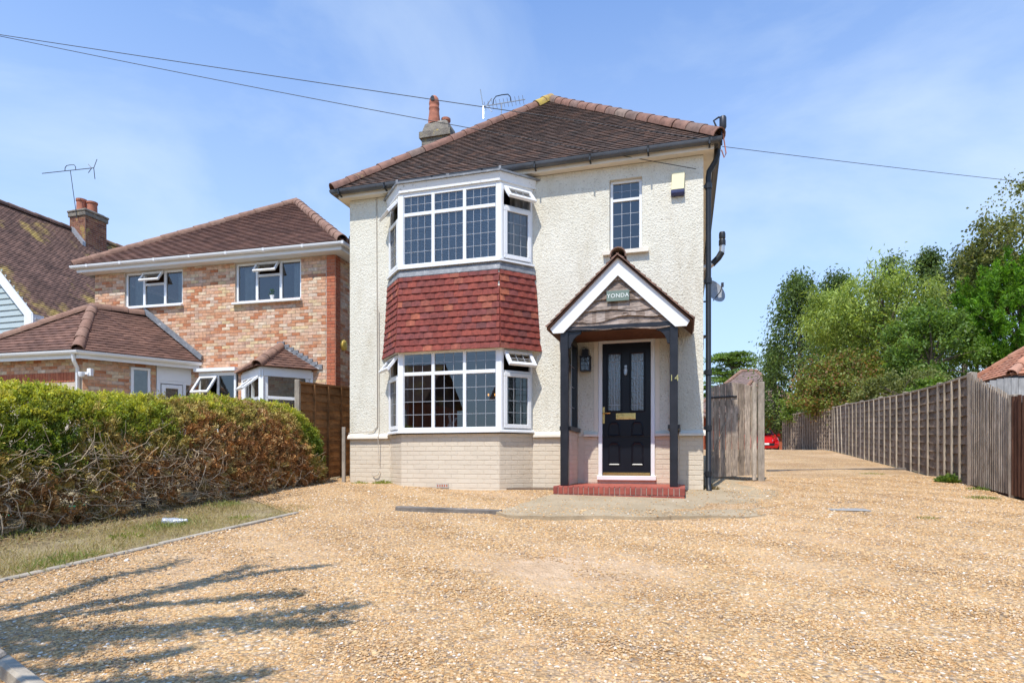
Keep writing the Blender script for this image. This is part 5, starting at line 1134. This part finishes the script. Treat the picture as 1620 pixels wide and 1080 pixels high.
# red car at the end of the drive
car = empty('hatchback_car', (14.98, 36.6, g(36.6)), R(-14), 'red hatchback car parked at the far end of the drive', 'car')
st_ = [(-2.0, .30, .55, .70), (-1.95, .22, .72, .80), (-1.6, .20, .84, .86), (-1.05, .20, .93, .88), (-.6, .2, .97, .89), (.4, .2, .98, .89), (1.4, .22, .98, .87), (1.9, .25, .95, .82), (2.02, .35, .85, .76)]
m = MB(); nr = 10
for y, zl, zh, hw in st_:
    pr_ = [(-hw*.92, zl), (hw*.92, zl), (hw, zl+.16), (hw, (zl+zh)/2), (hw*.98, zh-.08), (hw*.90, zh), (hw*.4, zh+.02), (-hw*.4, zh+.02), (-hw*.90, zh), (-hw*.98, zh-.08), (-hw, (zl+zh)/2), (-hw, zl+.16)]
    m.v += [(x, y, z) for x, z in pr_]
k = 12
for j in range(len(st_)-1):
    for a in range(k): b_ = (a+1) % k; m.f.append((j*k+a, j*k+b_, (j+1)*k+b_, (j+1)*k+a))
m.f.append(tuple(range(k))); m.f.append(tuple((len(st_)-1)*k+a for a in range(k)))
body = m.build('body', 'car_red', car, True)
cb = [(-1.0, .95, .80), (-.30, 1.40, .62), (.3, 1.47, .60), (1.2, 1.42, .58), (1.85, .98, .72)]; m = MB(); gmb = MB()
for (y0, z0_, w0_), (y1, z1_, w1_) in zip(cb, cb[1:]): m.quad((-w0_, y0, z0_), (w0_, y0, z0_), (w1_, y1, z1_), (-w1_, y1, z1_))
for s_ in (-1, 1): gmb.quad(*[(s_*w, y, z) for y, z, w in cb[1:4]], (s_*.80, 1.75, .98), (s_*.84, -.85, .97))
m.build('roof_shell', 'car_red', car); gmb.build('side_window', 'black_plastic', car)
m = MB(); m.quad((-.72, -1.0, .985), (.72, -1.0, .985), (.57, -.34, 1.39), (-.57, -.34, 1.39)); m.build('windscreen', 'glass_obscure', car)
for s_ in (-1, 1):
    m = MB(); m.prism([(s_*.42, -1.985, .62), (s_*.76, -1.80, .66), (s_*.80, -1.72, .78), (s_*.46, -1.93, .72)], (0, -.03, .0)); m.build('headlight', 'metal_grey', car)
    m = MB(); m.box(s_*.88, s_*1.05, -.72, -.60, .93, 1.06); put('mirror', bevel(m, 'car_red', .02), car)
    for y in (-1.3, 1.3):
        m = MB(); m.tube([(s_*.66, y, .31), (s_*.87, y, .31)], .31, 18); wh = m.build('wheel', 'tyre', car, True); m = MB(); m.tube([(s_*.86, y, .31), (s_*.885, y, .31)], .2, 12); m.build('rim', 'metal_grey', wh)
m = MB(); m.box(-.55, .55, -2.02, -1.97, .36, .50); m.build('grille', 'black_plastic', car); m = MB(); m.box(-.26, .26, -2.05, -2.02, .40, .51); m.build('number_plate', 'white_paint', car)

# opposite side of the road (shows in the window panes)
for k, (u_, lab) in enumerate(((-27, 'brick house with dark tiled roof across the road, beside the taller hedge'), (-12.5, 'brick house with dark tiled roof across the road, facing the black door'))):
    A_ = Frame(*H.W(u_, -30, 0), 16); A_.o.z = g(A_.o.y); r = A_.root('opposite_house', lab, 'house'); m = MB(); m.box(0, 9, -7, 0, -.2, 5.0); m.build('wall', 'red_brick', r)
    m = MB(); m.quad((-.4, .4, 4.95), (9.4, .4, 4.95), (9.4, -3.5, 8.2), (-.4, -3.5, 8.2)); m.quad((-.4, -7.4, 4.95), (9.4, -7.4, 4.95), (9.4, -3.5, 8.2), (-.4, -3.5, 8.2)); m.quad((0, 0, 5), (0, -7, 5), (0, -3.5, 8.1)); m.quad((9, 0, 5), (9, -7, 5), (9, -3.5, 8.1)); m.build('roof', 'old_tile', r)
    for x in (1.0, 3.6, 6.4):
        for z in (.9, 3.3): m = MB(); m.box(x, x+1.5, .0, .05, z, z+1.2); wdw = m.build('window', 'white_upvc', r); m = MB(); m.box(x+.1, x+1.4, .05, .06, z+.1, z+1.1); m.build('pane', 'black_door', wdw)

# ================================================================== PLANTS
UPZ = np.array([0, 0, 1.])
# ---- hedge: clipped top, browned face, bare stems low down
def hedge_h(v): return 1.42*np.sqrt(np.clip(1-np.clip((v+.95)/.95, 0, 1)**2.6, .03, 1))+.03*np.sin(v*2.3)+.025*np.sin(v*5.1+1)
hedge = empty('clipped_hedge', HW(-7.1, -4.5), 0, 'long clipped hedge, green on top and browned off along its side', 'hedge'); ho = np.array(HW(-7.1, -4.5))
def hw_np(u, v, h):
    X = H.o.x+H.c*u+H.s*v; Y = H.o.y-H.s*u+H.c*v; return np.stack([X, Y, .04+.0535*Y+h], 1)
nC = 9800; v = rng.uniform(-9.3, .0, nC); q = rng.random(nC); hh = hedge_h(v); hw_ = .70*np.clip(hh/1.2, .3, 1); pw_ = 2.8
face = np.where(q < .56, 0, np.where(q < .80, 1, 2)); r1 = rng.random(nC)
tt = np.where(face == 1, (1-np.abs(2*r1-1)**pw_)**(1/pw_), r1*.99); xx = np.where(face == 1, 2*r1-1, (1-tt**pw_)**(1/pw_)*np.where(face == 0, 1, -1))
deep = rng.random(nC) < .40; dep = 1-np.abs(rng.normal(0, np.where(deep, .30, .045), nC))+rng.normal(0, .022, nC)
uu = hw_*xx*dep; zz = hh*tt*np.where(face == 1, np.minimum(dep, 1)*.25+.75, 1.)+rng.normal(0, .012, nC); t_ = zz/np.maximum(hh, .05)
bare = np.interp(v, [-9.5, -4.6, -3.6, -2.9, 0], [.48, .46, .36, .20, .14]); hol = np.sin(v*3.1+1)+np.sin(v*7.7+zz*6)+np.sin(zz*11-v*2)
kp = ~((t_ < bare) & (face == 0) & (rng.random(nC) > np.where(deep, .98, .45))) & ~((t_ < .17) & (hol > .6)) & (zz > .04) & ~((hol > 2.05) & (t_ < .8) & ~deep)
v, uu, zz, t_, face, deep, xx, tt = v[kp], uu[kp], zz[kp], t_[kp], face[kp], deep[kp], xx[kp], tt[kp]; nC = len(v)
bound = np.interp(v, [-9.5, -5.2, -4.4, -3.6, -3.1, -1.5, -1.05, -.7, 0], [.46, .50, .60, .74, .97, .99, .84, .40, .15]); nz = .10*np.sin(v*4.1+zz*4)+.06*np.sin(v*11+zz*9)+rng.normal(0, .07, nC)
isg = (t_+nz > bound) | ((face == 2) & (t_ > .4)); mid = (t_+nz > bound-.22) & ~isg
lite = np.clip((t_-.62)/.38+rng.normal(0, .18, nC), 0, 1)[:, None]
gcol = palette([(.15, .21, .03), (.20, .265, .035), (.11, .165, .03)], nC, None, .3)*(1-lite)+palette([(.56, .53, .075), (.64, .58, .11), (.46, .47, .06), (.38, .43, .06)], nC, None, .25)*lite  # sunlit top put into the leaf colour: paler and yellower with height
bcol = palette([(.42, .20, .07), (.50, .29, .115), (.32, .155, .06), (.56, .39, .19), (.44, .33, .11)], nC, [.28, .26, .22, .14, .1], .3)
bcol = np.where(mid[:, None], palette([(.46, .36, .10), (.42, .30, .09), (.36, .31, .07)], nC), bcol)
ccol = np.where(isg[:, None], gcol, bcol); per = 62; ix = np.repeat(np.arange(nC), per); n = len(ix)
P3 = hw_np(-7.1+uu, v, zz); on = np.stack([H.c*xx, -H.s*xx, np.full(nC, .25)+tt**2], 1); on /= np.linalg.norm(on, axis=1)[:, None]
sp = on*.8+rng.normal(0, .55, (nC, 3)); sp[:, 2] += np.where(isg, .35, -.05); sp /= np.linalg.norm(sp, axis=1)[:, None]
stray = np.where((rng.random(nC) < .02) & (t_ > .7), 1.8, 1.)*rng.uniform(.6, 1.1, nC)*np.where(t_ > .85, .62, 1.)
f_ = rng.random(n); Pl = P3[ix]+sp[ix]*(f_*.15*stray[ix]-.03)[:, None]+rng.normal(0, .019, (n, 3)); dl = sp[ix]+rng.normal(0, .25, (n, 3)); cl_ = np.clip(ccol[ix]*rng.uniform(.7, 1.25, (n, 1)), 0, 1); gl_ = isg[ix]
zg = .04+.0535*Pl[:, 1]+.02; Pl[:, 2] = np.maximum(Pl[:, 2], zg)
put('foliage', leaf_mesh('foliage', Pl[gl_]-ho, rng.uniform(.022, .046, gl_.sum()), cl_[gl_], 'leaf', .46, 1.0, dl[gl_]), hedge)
nb2 = ~gl_; put('dead_foliage', leaf_mesh('dead_foliage', Pl[nb2]-ho, rng.uniform(.026, .06, nb2.sum()), cl_[nb2], 'dead_leaf', .30, .2, dl[nb2]), hedge)
m = MB(); mt = MB()
for k in range(30):
    v0 = -9.2+k*.31+random.uniform(-.12, .12); u0 = -7.1+random.uniform(-.35, .2); b0 = HW(u0, v0, -.1)-Vector(ho); pts_ = [b0]
    for j in range(4): pts_.append(b0+Vector((random.uniform(-.08, .08)*j, random.uniform(-.08, .08)*j, .32*(j+1))))
    m.tube(pts_, [.028, .024, .02, .014, .008], 6)
for k in range(900):
    v0 = random.uniform(-9.2, -.4) if k % 3 == 0 else random.uniform(-6.6, -2.8); z0 = random.uniform(.02, .80) if v0 < -3 else random.uniform(.0, .45); u0 = -7.1+random.uniform(.2, .68); a = random.uniform(-1.1, 1.1); L = random.uniform(.25, .75); p = HW(u0, v0, max(.02, z0))-Vector(ho); pts_ = [p]; d = Vector((H.c*math.cos(a)+H.s*math.sin(a), -H.s*math.cos(a)+H.c*math.sin(a), random.uniform(-.5, .6)))
    for j in range(5):
        p = p+d*(L/5); d = (d+Vector((random.uniform(-.4, .4), random.uniform(-.4, .4), random.uniform(-.45, .45)))).normalized(); p.z = max(p.z, g(p.y+ho[1])-ho[2]+.02); uq = H.L((p.x+ho[0], p.y+ho[1], 0)).x
        if uq > -6.30: p -= Vector((H.c, -H.s, 0))*(uq+6.30)
        pts_.append(p.copy())
    r_ = random.uniform(.003, .008); mt.tube(pts_, [r_, r_*.9, r_*.8, r_*.65, r_*.5, r_*.3], 4, False)
m.build('stem', 'bark', hedge, True); mt.build('twigs', 'twig', hedge, True)
# ---- grass strip, litter and weeds
def blades(name, u, v, h, cols, mat='leaf', aspect=.07, spread=.5, lift=0.):
    n = len(u); P = hw_np(u, v, h*.42+lift); d = rng.normal(0, spread, (n, 3)); d[:, 2] = 1; return leaf_mesh(name, P, h, cols, mat, aspect, 0., d)
nG = 60000; u = rng.uniform(-6.75, -4.70, nG)+np.where(rng.random(nG) < .04, .13, 0); v = rng.uniform(-8.8, -3.0, nG); cl = np.sin(u*5+v*2)+np.sin(v*3.3-u*2)+rng.normal(0, .5, nG); kp = (rng.random(nG) < np.clip((u+6.9)/1.4, .05, 1)*np.clip(.62+cl*.25, .08, 1)); u, v, cl = u[kp], v[kp], cl[kp]; n = len(u)
gr_ = (cl > 1.75) & (rng.random(n) < .7); col = np.where(gr_[:, None], palette([(.20, .24, .06), (.27, .30, .09)], n), palette([(.46, .37, .19), (.54, .44, .24), (.36, .28, .14), (.40, .36, .16)], n))
o = put('dry_grass', blades('dry_grass', u, v, rng.uniform(.03, .085, n)+.03*gr_, col), kind='stuff'); tag(o, 'short parched grass between the hedge and the gravel', 'grass')
nG = 9000; u = np.concatenate([rng.uniform(-7.0, -5.7, nG), rng.uniform(-4.7, -3.2, 260)]); v = np.concatenate([rng.uniform(-8.8, -.6, nG), rng.uniform(-7.3, -5.6, 260)]); n = len(u)
o = put('leaf_litter', leaf_mesh('leaf_litter', hw_np(u, v, np.where(u > -4.7, .045, .02)+rng.uniform(0, .02, n)), rng.uniform(.02, .05, n), palette([(.20, .11, .05), (.28, .17, .08), (.13, .08, .045), (.34, .24, .14)], n), 'dead_leaf', .5, 6., rng.normal(size=(n, 3))*np.array([5, 5, .1])), kind='stuff'); tag(o, 'brown fallen leaves scattered under the hedge', 'leaf litter')
def weed(u, v, r, h, n, cols, label, name='weed', asp=.14):
    a = rng.uniform(0, 6.28, n); q = r*np.sqrt(rng.random(n)); o = empty(name, HW(u, v, .03), 0, label, 'weed'); P = np.stack([q*np.cos(a), q*np.sin(a), h*.4*rng.uniform(.3, 1.2, n)*(1.2-q/r)], 1); d = np.stack([np.cos(a)*q/r*.8, np.sin(a)*q/r*.8, np.full(n, .8)], 1)
    put('leaves', leaf_mesh('leaves', P, h*rng.uniform(.35, .9, n), palette(cols, n), 'leaf', asp, .3, d), o)
GR = [(.16, .24, .05), (.22, .31, .06), (.12, .19, .04)]; YG = [(.25, .30, .05), (.32, .33, .08), (.18, .24, .04)]
weed(4.33, 3.0, .20, .22, 700, GR, 'bright green leafy weed at the foot of the lap fence', asp=.4)
weed(-5.35, -.13, .17, .12, 260, YG, 'yellow-green weeds growing against the cream plinth'); weed(-5.75, -.22, .15, .09, 160, YG, 'pale weeds near the timber stake at the house corner')
weed(3.75, .35, .22, .06, 260, GR, 'flat green weed patch in the gravel before the pale fence'); weed(4.22, 1.6, .16, .10, 160, GR, 'green weed below the grey pales'); weed(3.5, 4.6, .25, .07, 140, YG, 'sparse grass tuft on the gravel beside the lap fence'); weed(2.3, -2.0, .10, .06, 90, YG, 'small grass tuft alone in the open gravel'); weed(.12, .25, .10, .2, 120, [(.30, .22, .11), (.22, .17, .07)], 'dried weeds at the foot of the black downpipe')
weed(-4.95, -4.1, .13, .09, 60, YG, 'green grass tuft beside the edging strip'); weed(-5.2, -5.3, .15, .09, 70, YG, 'broad green weed in the parched grass')
# litter: bottle, hose, drain cover
t = empty('plastic_bottle', HW(-5.42, -4.55, .045), -H.a+.25, 'crushed clear plastic bottle lying in the grass by the hedge', 'bottle'); m = MB(); m.tube([(-.12, 0, 0), (-.11, 0, 0), (-.06, .012, .006), (.0, -.010, -.004), (.06, .006, 0), (.10, 0, .012), (.125, 0, .016)], [.03, .048, .036, .052, .040, .024, .013], 10); m.build('bottle', 'bottle_plastic', t, True); m = MB(); m.tube([(.12, 0, .016), (.142, 0, .017)], .017, 8); m.build('cap', 'white_upvc', t)
pp = [pxg(px, py) for px, py in ((150, 830), (185, 832), (215, 829), (260, 831), (300, 829), (330, 824), (358, 812))]; m = MB(); m.tube([H.W(-7.95+.12*math.sin(k*1.3), H.L(p).y+.2+.0*k, 0).xy.to_3d()+Vector((0, 0, g(p.y)+.05)) for k, p in enumerate(pp)], .016, 8); o = m.build('garden_hose', 'hose_green', None, True); tag(o, 'green garden hose on the ground behind the hedge stems', 'hose')
dcp = H.W(1.66, -1.35); t = empty('drain_cover', (dcp.x, dcp.y, gz(dcp.x, dcp.y)-.004), -H.a, 'flat grey metal cover set in the gravel', 'drain cover'); m = MB(); m.box(-.22, .22, -.16, .16, 0, .012); put('cover', bevel(m, 'paving', .004), t)

# ---- trees
def limb(m, a, b, r0, r1, bend=.15, n=5):
    a, b = Vector(a), Vector(b); L = (b-a).length; off = Vector((random.uniform(-1, 1), random.uniform(-1, 1), random.uniform(0, .8)))*bend*L
    m.tube([a.lerp(b, k/n)+off*math.sin(math.pi*k/n)*.6 for k in range(n+1)], [r0+(r1-r0)*k/n for k in range(n+1)], 6)
def broadleaf(name, label, cx, cy, cz, rx, ry, rz, ncl, per, lsize, cols, clr=.34, asp=.45, ub=.5, w=None, trunk=.16, droop=0., group=None, cat='tree', stems=1):
    gzz = g(cy); t = empty(name, (cx, cy, gzz), 0, label, cat, group); cen = np.array([0, 0, cz-gzz])
    d = rng.normal(size=(ncl, 3)); d /= np.linalg.norm(d, axis=1)[:, None]; rad = rng.uniform(.25, 1.0, ncl)**.55*rng.uniform(.82, 1.12, ncl); C = cen+d*rad[:, None]*np.array([rx, ry, rz]); C[:, 2] = np.maximum(C[:, 2], .35)
    cr_ = clr*rng.uniform(.6, 1.35, ncl)*min(rx, rz); idx = np.repeat(np.arange(ncl), per); n = len(idx); gsn = rng.normal(size=(n, 3))*np.array([1, 1, .72]); P = C[idx]+gsn*cr_[idx][:, None]*.55; P[:, 2] = np.maximum(P[:, 2]-droop*np.abs(gsn[:, 0])*cr_[idx], .1)
    tone = rng.uniform(.72, 1.22, ncl)[idx][:, None]; col = np.clip(palette(cols, n, w)*tone, 0, 1)
    dr = None
    if droop: dr = np.stack([gsn[:, 0]*.4, gsn[:, 1]*.4, -np.full(n, droop)], 1)
    put('crown', leaf_mesh('crown', P, lsize*rng.uniform(.65, 1.3, n), col, 'leaf', asp, ub, dr), t)
    m = MB(); tops = []
    for s_ in range(stems):
        b0 = (random.uniform(-.25, .25)*(stems > 1), random.uniform(-.25, .25)*(stems > 1), -.2); tp = (cen[0]+random.uniform(-.3, .3), cen[1], cen[2]-rz*.25); limb(m, b0, tp, trunk, trunk*.5, .05); tops.append(tp)
    for k in range(0, ncl, max(1, ncl//22)): limb(m, random.choice(tops), C[k], trunk*.34, .012, .12)
    m.build('trunk', 'bark', t, True); return t
def conifer(name, label, cx, cy, top, r, n, cols, lsize, group, base=.12, ragged=.3):
    gzz = g(cy); Ht = top-gzz; t = empty(name, (cx, cy, gzz), 0, label, 'tree', group); ncl = 150; f = rng.random(ncl)**.8*(1-base)+base; a = rng.uniform(0, 6.28, ncl); R_ = r*np.clip((1-f)*1.25+.10, 0, 1)**.75*rng.uniform(1-ragged, 1+ragged*.6, ncl); C = np.stack([R_*np.cos(a), R_*np.sin(a), f*Ht], 1); C[:6] = [(rng.normal()*.1, rng.normal()*.1, Ht*(1-.02*k)) for k in range(6)]
    idx = rng.integers(0, ncl, n); q = rng.random(n); gs = rng.normal(size=(n, 3)); inn = (1-.55*q*rng.random(n))[:, None]; P = C[idx]*np.concatenate([inn, inn, np.ones((n, 1))], 1)+gs*np.array([.26, .26, .20])*r*.62; P[:, 2] += -.25*r*np.abs(gs[:, 0])*.5; P[:, 2] = np.clip(P[:, 2], .1, None)
    dr = np.stack([np.cos(a[idx])*.5, np.sin(a[idx])*.5, np.full(n, -.55)], 1); tone = rng.uniform(.6, 1.3, ncl)[idx][:, None]
    put('crown', leaf_mesh('crown', P, lsize*rng.uniform(.6, 1.4, n), np.clip(palette(cols, n)*tone, 0, 1), 'leaf', .38, .3, dr), t); m = MB(); m.tube([(0, 0, -.2), (.05, 0, Ht*.5), (0, 0, Ht*.97)], [.2, .13, .02], 7)
    for k in range(0, ncl, 5): limb(m, (0, 0, C[k][2]*.93), C[k], .035, .01, .08, 3)
    m.build('trunk', 'bark', t, True)
def at(px, D): return (px-CX)/FPX*D
def zt(py, D): return CZ+(HY-py)/FPX*D
DK = [(.093, .149, .038), (.129, .199, .046), (.177, .240, .051), (.074, .115, .033)]
conifer('cypress_tree', 'dark drooping cypress standing at the bungalow end of the tree belt', at(1264, 35), 35, zt(438, 35), 2.5, 17000, DK, .20, 'dark cypresses')
conifer('cypress_tree', 'thin dark cypress half hidden behind the ash crown', at(1322, 37), 37, zt(436, 37), 2.2, 13000, DK, .20, 'dark cypresses')
conifer('cypress_tree', 'dark cypress top poking out above the ash crown', at(1410, 40), 40, zt(408, 40), 2.1, 9000, DK, .22, 'dark cypresses')
conifer('cypress_tree', 'tall dark cypress between the ash and the birch', at(1470, 37), 37, zt(400, 37), 1.9, 12000, DK, .21, 'dark cypresses')
conifer('cypress_tree', 'broad dark cypress beside the birch', at(1525, 33), 33, zt(400, 33), 2.4, 13000, [(.07, .10, .02), (.10, .125, .028), (.055, .08, .02)], .19, 'dark cypresses')
conifer('cypress_tree', 'low dark cypress next to the distant bungalow roof', at(1226, 39), 39, zt(552, 39), 1.1, 5000, DK, .2, 'dark cypresses')
AS = [(.253, .333, .075), (.322, .402, .086), (.380, .443, .103), (.207, .276, .069)]
broadleaf('ash_tree', 'large light green ash with feathery hanging leaves above the fence', at(1395, 27), 27, zt(515, 27), 3.2, 2.4, 2.8, 210, 120, .20, AS, .20, .28, .9, trunk=.2, droop=.55)
broadleaf('ash_tree', 'smaller light green ash leaning over the red-leaved bush', at(1345, 29), 29, zt(520, 29), 1.9, 1.8, 2.2, 60, 170, .2, AS, .3, .3, .9, trunk=.13, droop=.5)
RB = [(.21, .27, .06), (.27, .31, .07), (.30, .19, .08), (.34, .155, .07), (.16, .21, .05)]
broadleaf('hawthorn_bush', 'wide bush with reddish and green leaves overhanging the old fence', at(1322, 25.5)+.55, 25.6, zt(618, 25.5), 2.35, 1.7, 1.55, 130, 150, .12, RB, .30, .6, .6, [.3, .22, .2, .1, .18], .08, cat='bush', stems=5)
broadleaf('hawthorn_bush', 'fresh green lower bush spilling over the old fence near the red car', at(1272, 28.5), 28.8, zt(648, 28.5), .95, 1.1, .9, 45, 120, .11, [(.20, .30, .05), (.26, .36, .06), (.15, .23, .05)], .34, .6, .6, None, .05, cat='bush', stems=3)
broadleaf('shrub', 'tangled olive shrub behind the middle panels of the lap fence', at(1425, 20.5)+.3, 20.5, zt(622, 20.5), 1.9, 1.0, .85, 80, 120, .10, [(.20, .23, .07), (.26, .28, .09), (.17, .19, .06)], .3, .5, .5, None, .06, cat='bush', stems=4)
broadleaf('shrub', 'glossy bright green shrub above the lap fence', at(1472, 16.4), 16.4, zt(630, 16.4), .75, .6, .5, 50, 110, .10, [(.17, .27, .035), (.13, .22, .03), (.22, .30, .05)], .33, .55, .6, None, .05, cat='bush', stems=3)
broadleaf('laurel_tree', 'mid green leafy tree between the ash and the pine', at(1488, 22), 22.5, zt(555, 22), 1.7, 1.6, 1.9, 90, 150, .14, [(.15, .25, .05), (.20, .31, .06), (.12, .19, .045)], .22, .5, .8, None, .12)
BI = [(.196, .218, .057), (.253, .265, .075), (.149, .172, .052), (.299, .287, .092)]
broadleaf('birch_tree', 'tall sparse olive birch rising above the pine', at(1632, 23), 23, zt(400, 23), 2.35, 2.0, 2.9, 150, 110, .105, BI, .19, .75, .2, None, .14, .35)
broadleaf('birch_tree', 'lower loose birch limb cluster next to the cypress', at(1562, 24), 24.2, zt(425, 24), 1.15, 1.0, 1.5, 50, 95, .105, BI, .26, .75, .2, None, .08, .35)
# pine: upright brushes of needles
cx_, cy_ = at(1618, 22.5), 22.5; pz = g(cy_); pine = empty('pine_tree', (cx_, cy_, pz), 0, 'bright green bushy pine with upright needle tufts above the orange roof', 'tree')
ncl = 900; d = rng.normal(size=(ncl, 3)); d /= np.linalg.norm(d, axis=1)[:, None]; C = np.array([0, 0, zt(512, 22.5)-pz])+d*(rng.uniform(.4, 1., ncl)**.5)[:, None]*np.array([2.15, 2.0, 2.45])*rng.uniform(.86, 1.12, (ncl, 1)); C = C[C[:, 2] > 1.4]; ncl = len(C)
idx = np.repeat(np.arange(ncl), 95); n = len(idx); tl = rng.random(n); ax_ = d[rng.integers(0, len(d), ncl)]*.3; ax_[:, 2] = 1; ax_ /= np.linalg.norm(ax_, axis=1)[:, None]; rad_ = rng.normal(size=(n, 3)); rad_[:, 2] *= .3; P = C[idx]+ax_[idx]*(tl*.42)[:, None]+rad_*.045
dr = ax_[idx]*.9+rad_*.55; col = palette([(.15, .31, .025), (.21, .40, .03), (.10, .21, .022)], n)*rng.uniform(.7, 1.25, ncl)[idx][:, None]
put('crown', leaf_mesh('crown', P, rng.uniform(.12, .21, n), np.clip(col, 0, 1), 'leaf', .19, .2, dr), pine); m = MB(); m.tube([(0, 0, -.2), (.05, 0, 1.6), (0, 0, zt(470, 22.5)-pz)], [.16, .12, .04], 7)
for k in range(0, ncl, 14): limb(m, (0, 0, max(1., C[k][2]*.75)), C[k], .03, .012, .1, 3)
m.build('trunk', 'bark', pine, True)
# cedar: flat layered plates
cx_, cy_ = at(1158, 60), 60; cz_ = g(60); cedar = empty('cedar_tree', (cx_, cy_, cz_), 0, 'distant cedar with flat layered branches above the bungalow roof', 'tree'); Ps, Cs = [], []; m = MB(); top = zt(556, 60)-cz_; m.tube([(0, 0, -.2), (0, 0, top*.9)], [.5, .12], 8)
for k in range(46):
    f = random.uniform(.42, 1.0); a = random.uniform(0, 6.28); Rm = 3.9*math.sqrt(max(.05, 1.02-f))*1.25; c_ = np.array([Rm*math.cos(a)*random.uniform(.35, 1), Rm*math.sin(a)*random.uniform(.35, 1), f*top]); n = 420; gs = rng.normal(size=(n, 3))*np.array([.75, .75, .055]); P = c_+gs; P[:, 2] -= .10*(gs[:, 0]**2+gs[:, 1]**2); Ps.append(P); Cs.append(palette([(.16, .25, .05), (.22, .32, .06), (.12, .19, .045)], n)*random.uniform(.75, 1.2)); limb(m, (0, 0, f*top-.9), c_-np.array([0, 0, .1]), .10, .03, .06, 4)
put('crown', leaf_mesh('crown', np.concatenate(Ps), .26, np.clip(np.concatenate(Cs), 0, 1), 'leaf', .5, 1.4), cedar); m.build('trunk', 'bark', cedar, True)

# ---- the tree beside the drive entrance, out of view, whose boughs shade the gravel
ts = -trav/ abs(trav.z)
def lifted(px, py, h): p = pxg(px, py, .03); return p+ts*h
tb = Vector((-4.3, .7, 0)); st_tree = empty('street_tree', (tb.x, tb.y, g(tb.y)), 0, 'small open-branched tree at the drive entrance casting shade on the gravel', 'tree'); so_ = Vector(st_tree.location); m = MB(); fork = Vector((-4.25, .75, 2.3)); m.tube([(0, 0, -.2), (.03, .02, 1.2), fork-so_], [.10, .085, .07], 8); Ps = []
boughs = [([(-60, 975), (0, 965), (110, 937), (164, 912), (233, 898), (285, 882)], .055), ([(-60, 1000), (47, 981), (142, 958), (220, 941), (315, 919), (408, 894)], .06), ([(220, 941), (330, 921), (430, 905), (513, 896)], .035), ([(-60, 1000), (0, 995), (110, 1000), (239, 990), (400, 974), (500, 966), (582, 957)], .06), ([(160, 965), (267, 953), (400, 943), (478, 943)], .025), ([(300, 985), (400, 985), (480, 985), (545, 985)], .055), ([(-50, 1065), (40, 1058), (157, 1048), (250, 1032), (295, 1020)], .04), ([(-20, 1010), (75, 1026), (130, 1022)], .07), ([(150, 1078), (300, 1074), (420, 1066)], .05), ([(-40, 985), (60, 1004), (180, 1004), (270, 1000)], .075)]
for k, (pl_, wd_) in enumerate(boughs):
    pts_ = [lifted(px, py, 2.9+.9*i/len(pl_)+.12*(k % 4)) for i, (px, py) in enumerate(pl_)]; m.tube([fork-so_, (fork.lerp(pts_[0], .5)+Vector((0, 0, .15)))-so_]+[p-so_ for p in pts_], [.05, .035]+[.026-.018*i/len(pts_) for i in range(len(pts_))], 6)
    for a, b in zip(pts_, pts_[1:]):
        n = int(120*(b-a).length/.3); s_ = rng.random(n)[:, None]; Ps.append(np.array(a-so_)*(1-s_)+np.array(b-so_)*s_+rng.normal(size=(n, 3))*np.array([wd_, wd_, .10])*(.35+.65*np.abs(np.sin(s_*9+len(Ps)*1.7))))
P = np.concatenate(Ps); n = len(P); put('crown', leaf_mesh('crown', P, rng.uniform(.05, .10, n), palette([(.07, .12, .03), (.10, .15, .035)], n), 'leaf', .45, .3), st_tree); m.build('trunk', 'bark', st_tree, True)
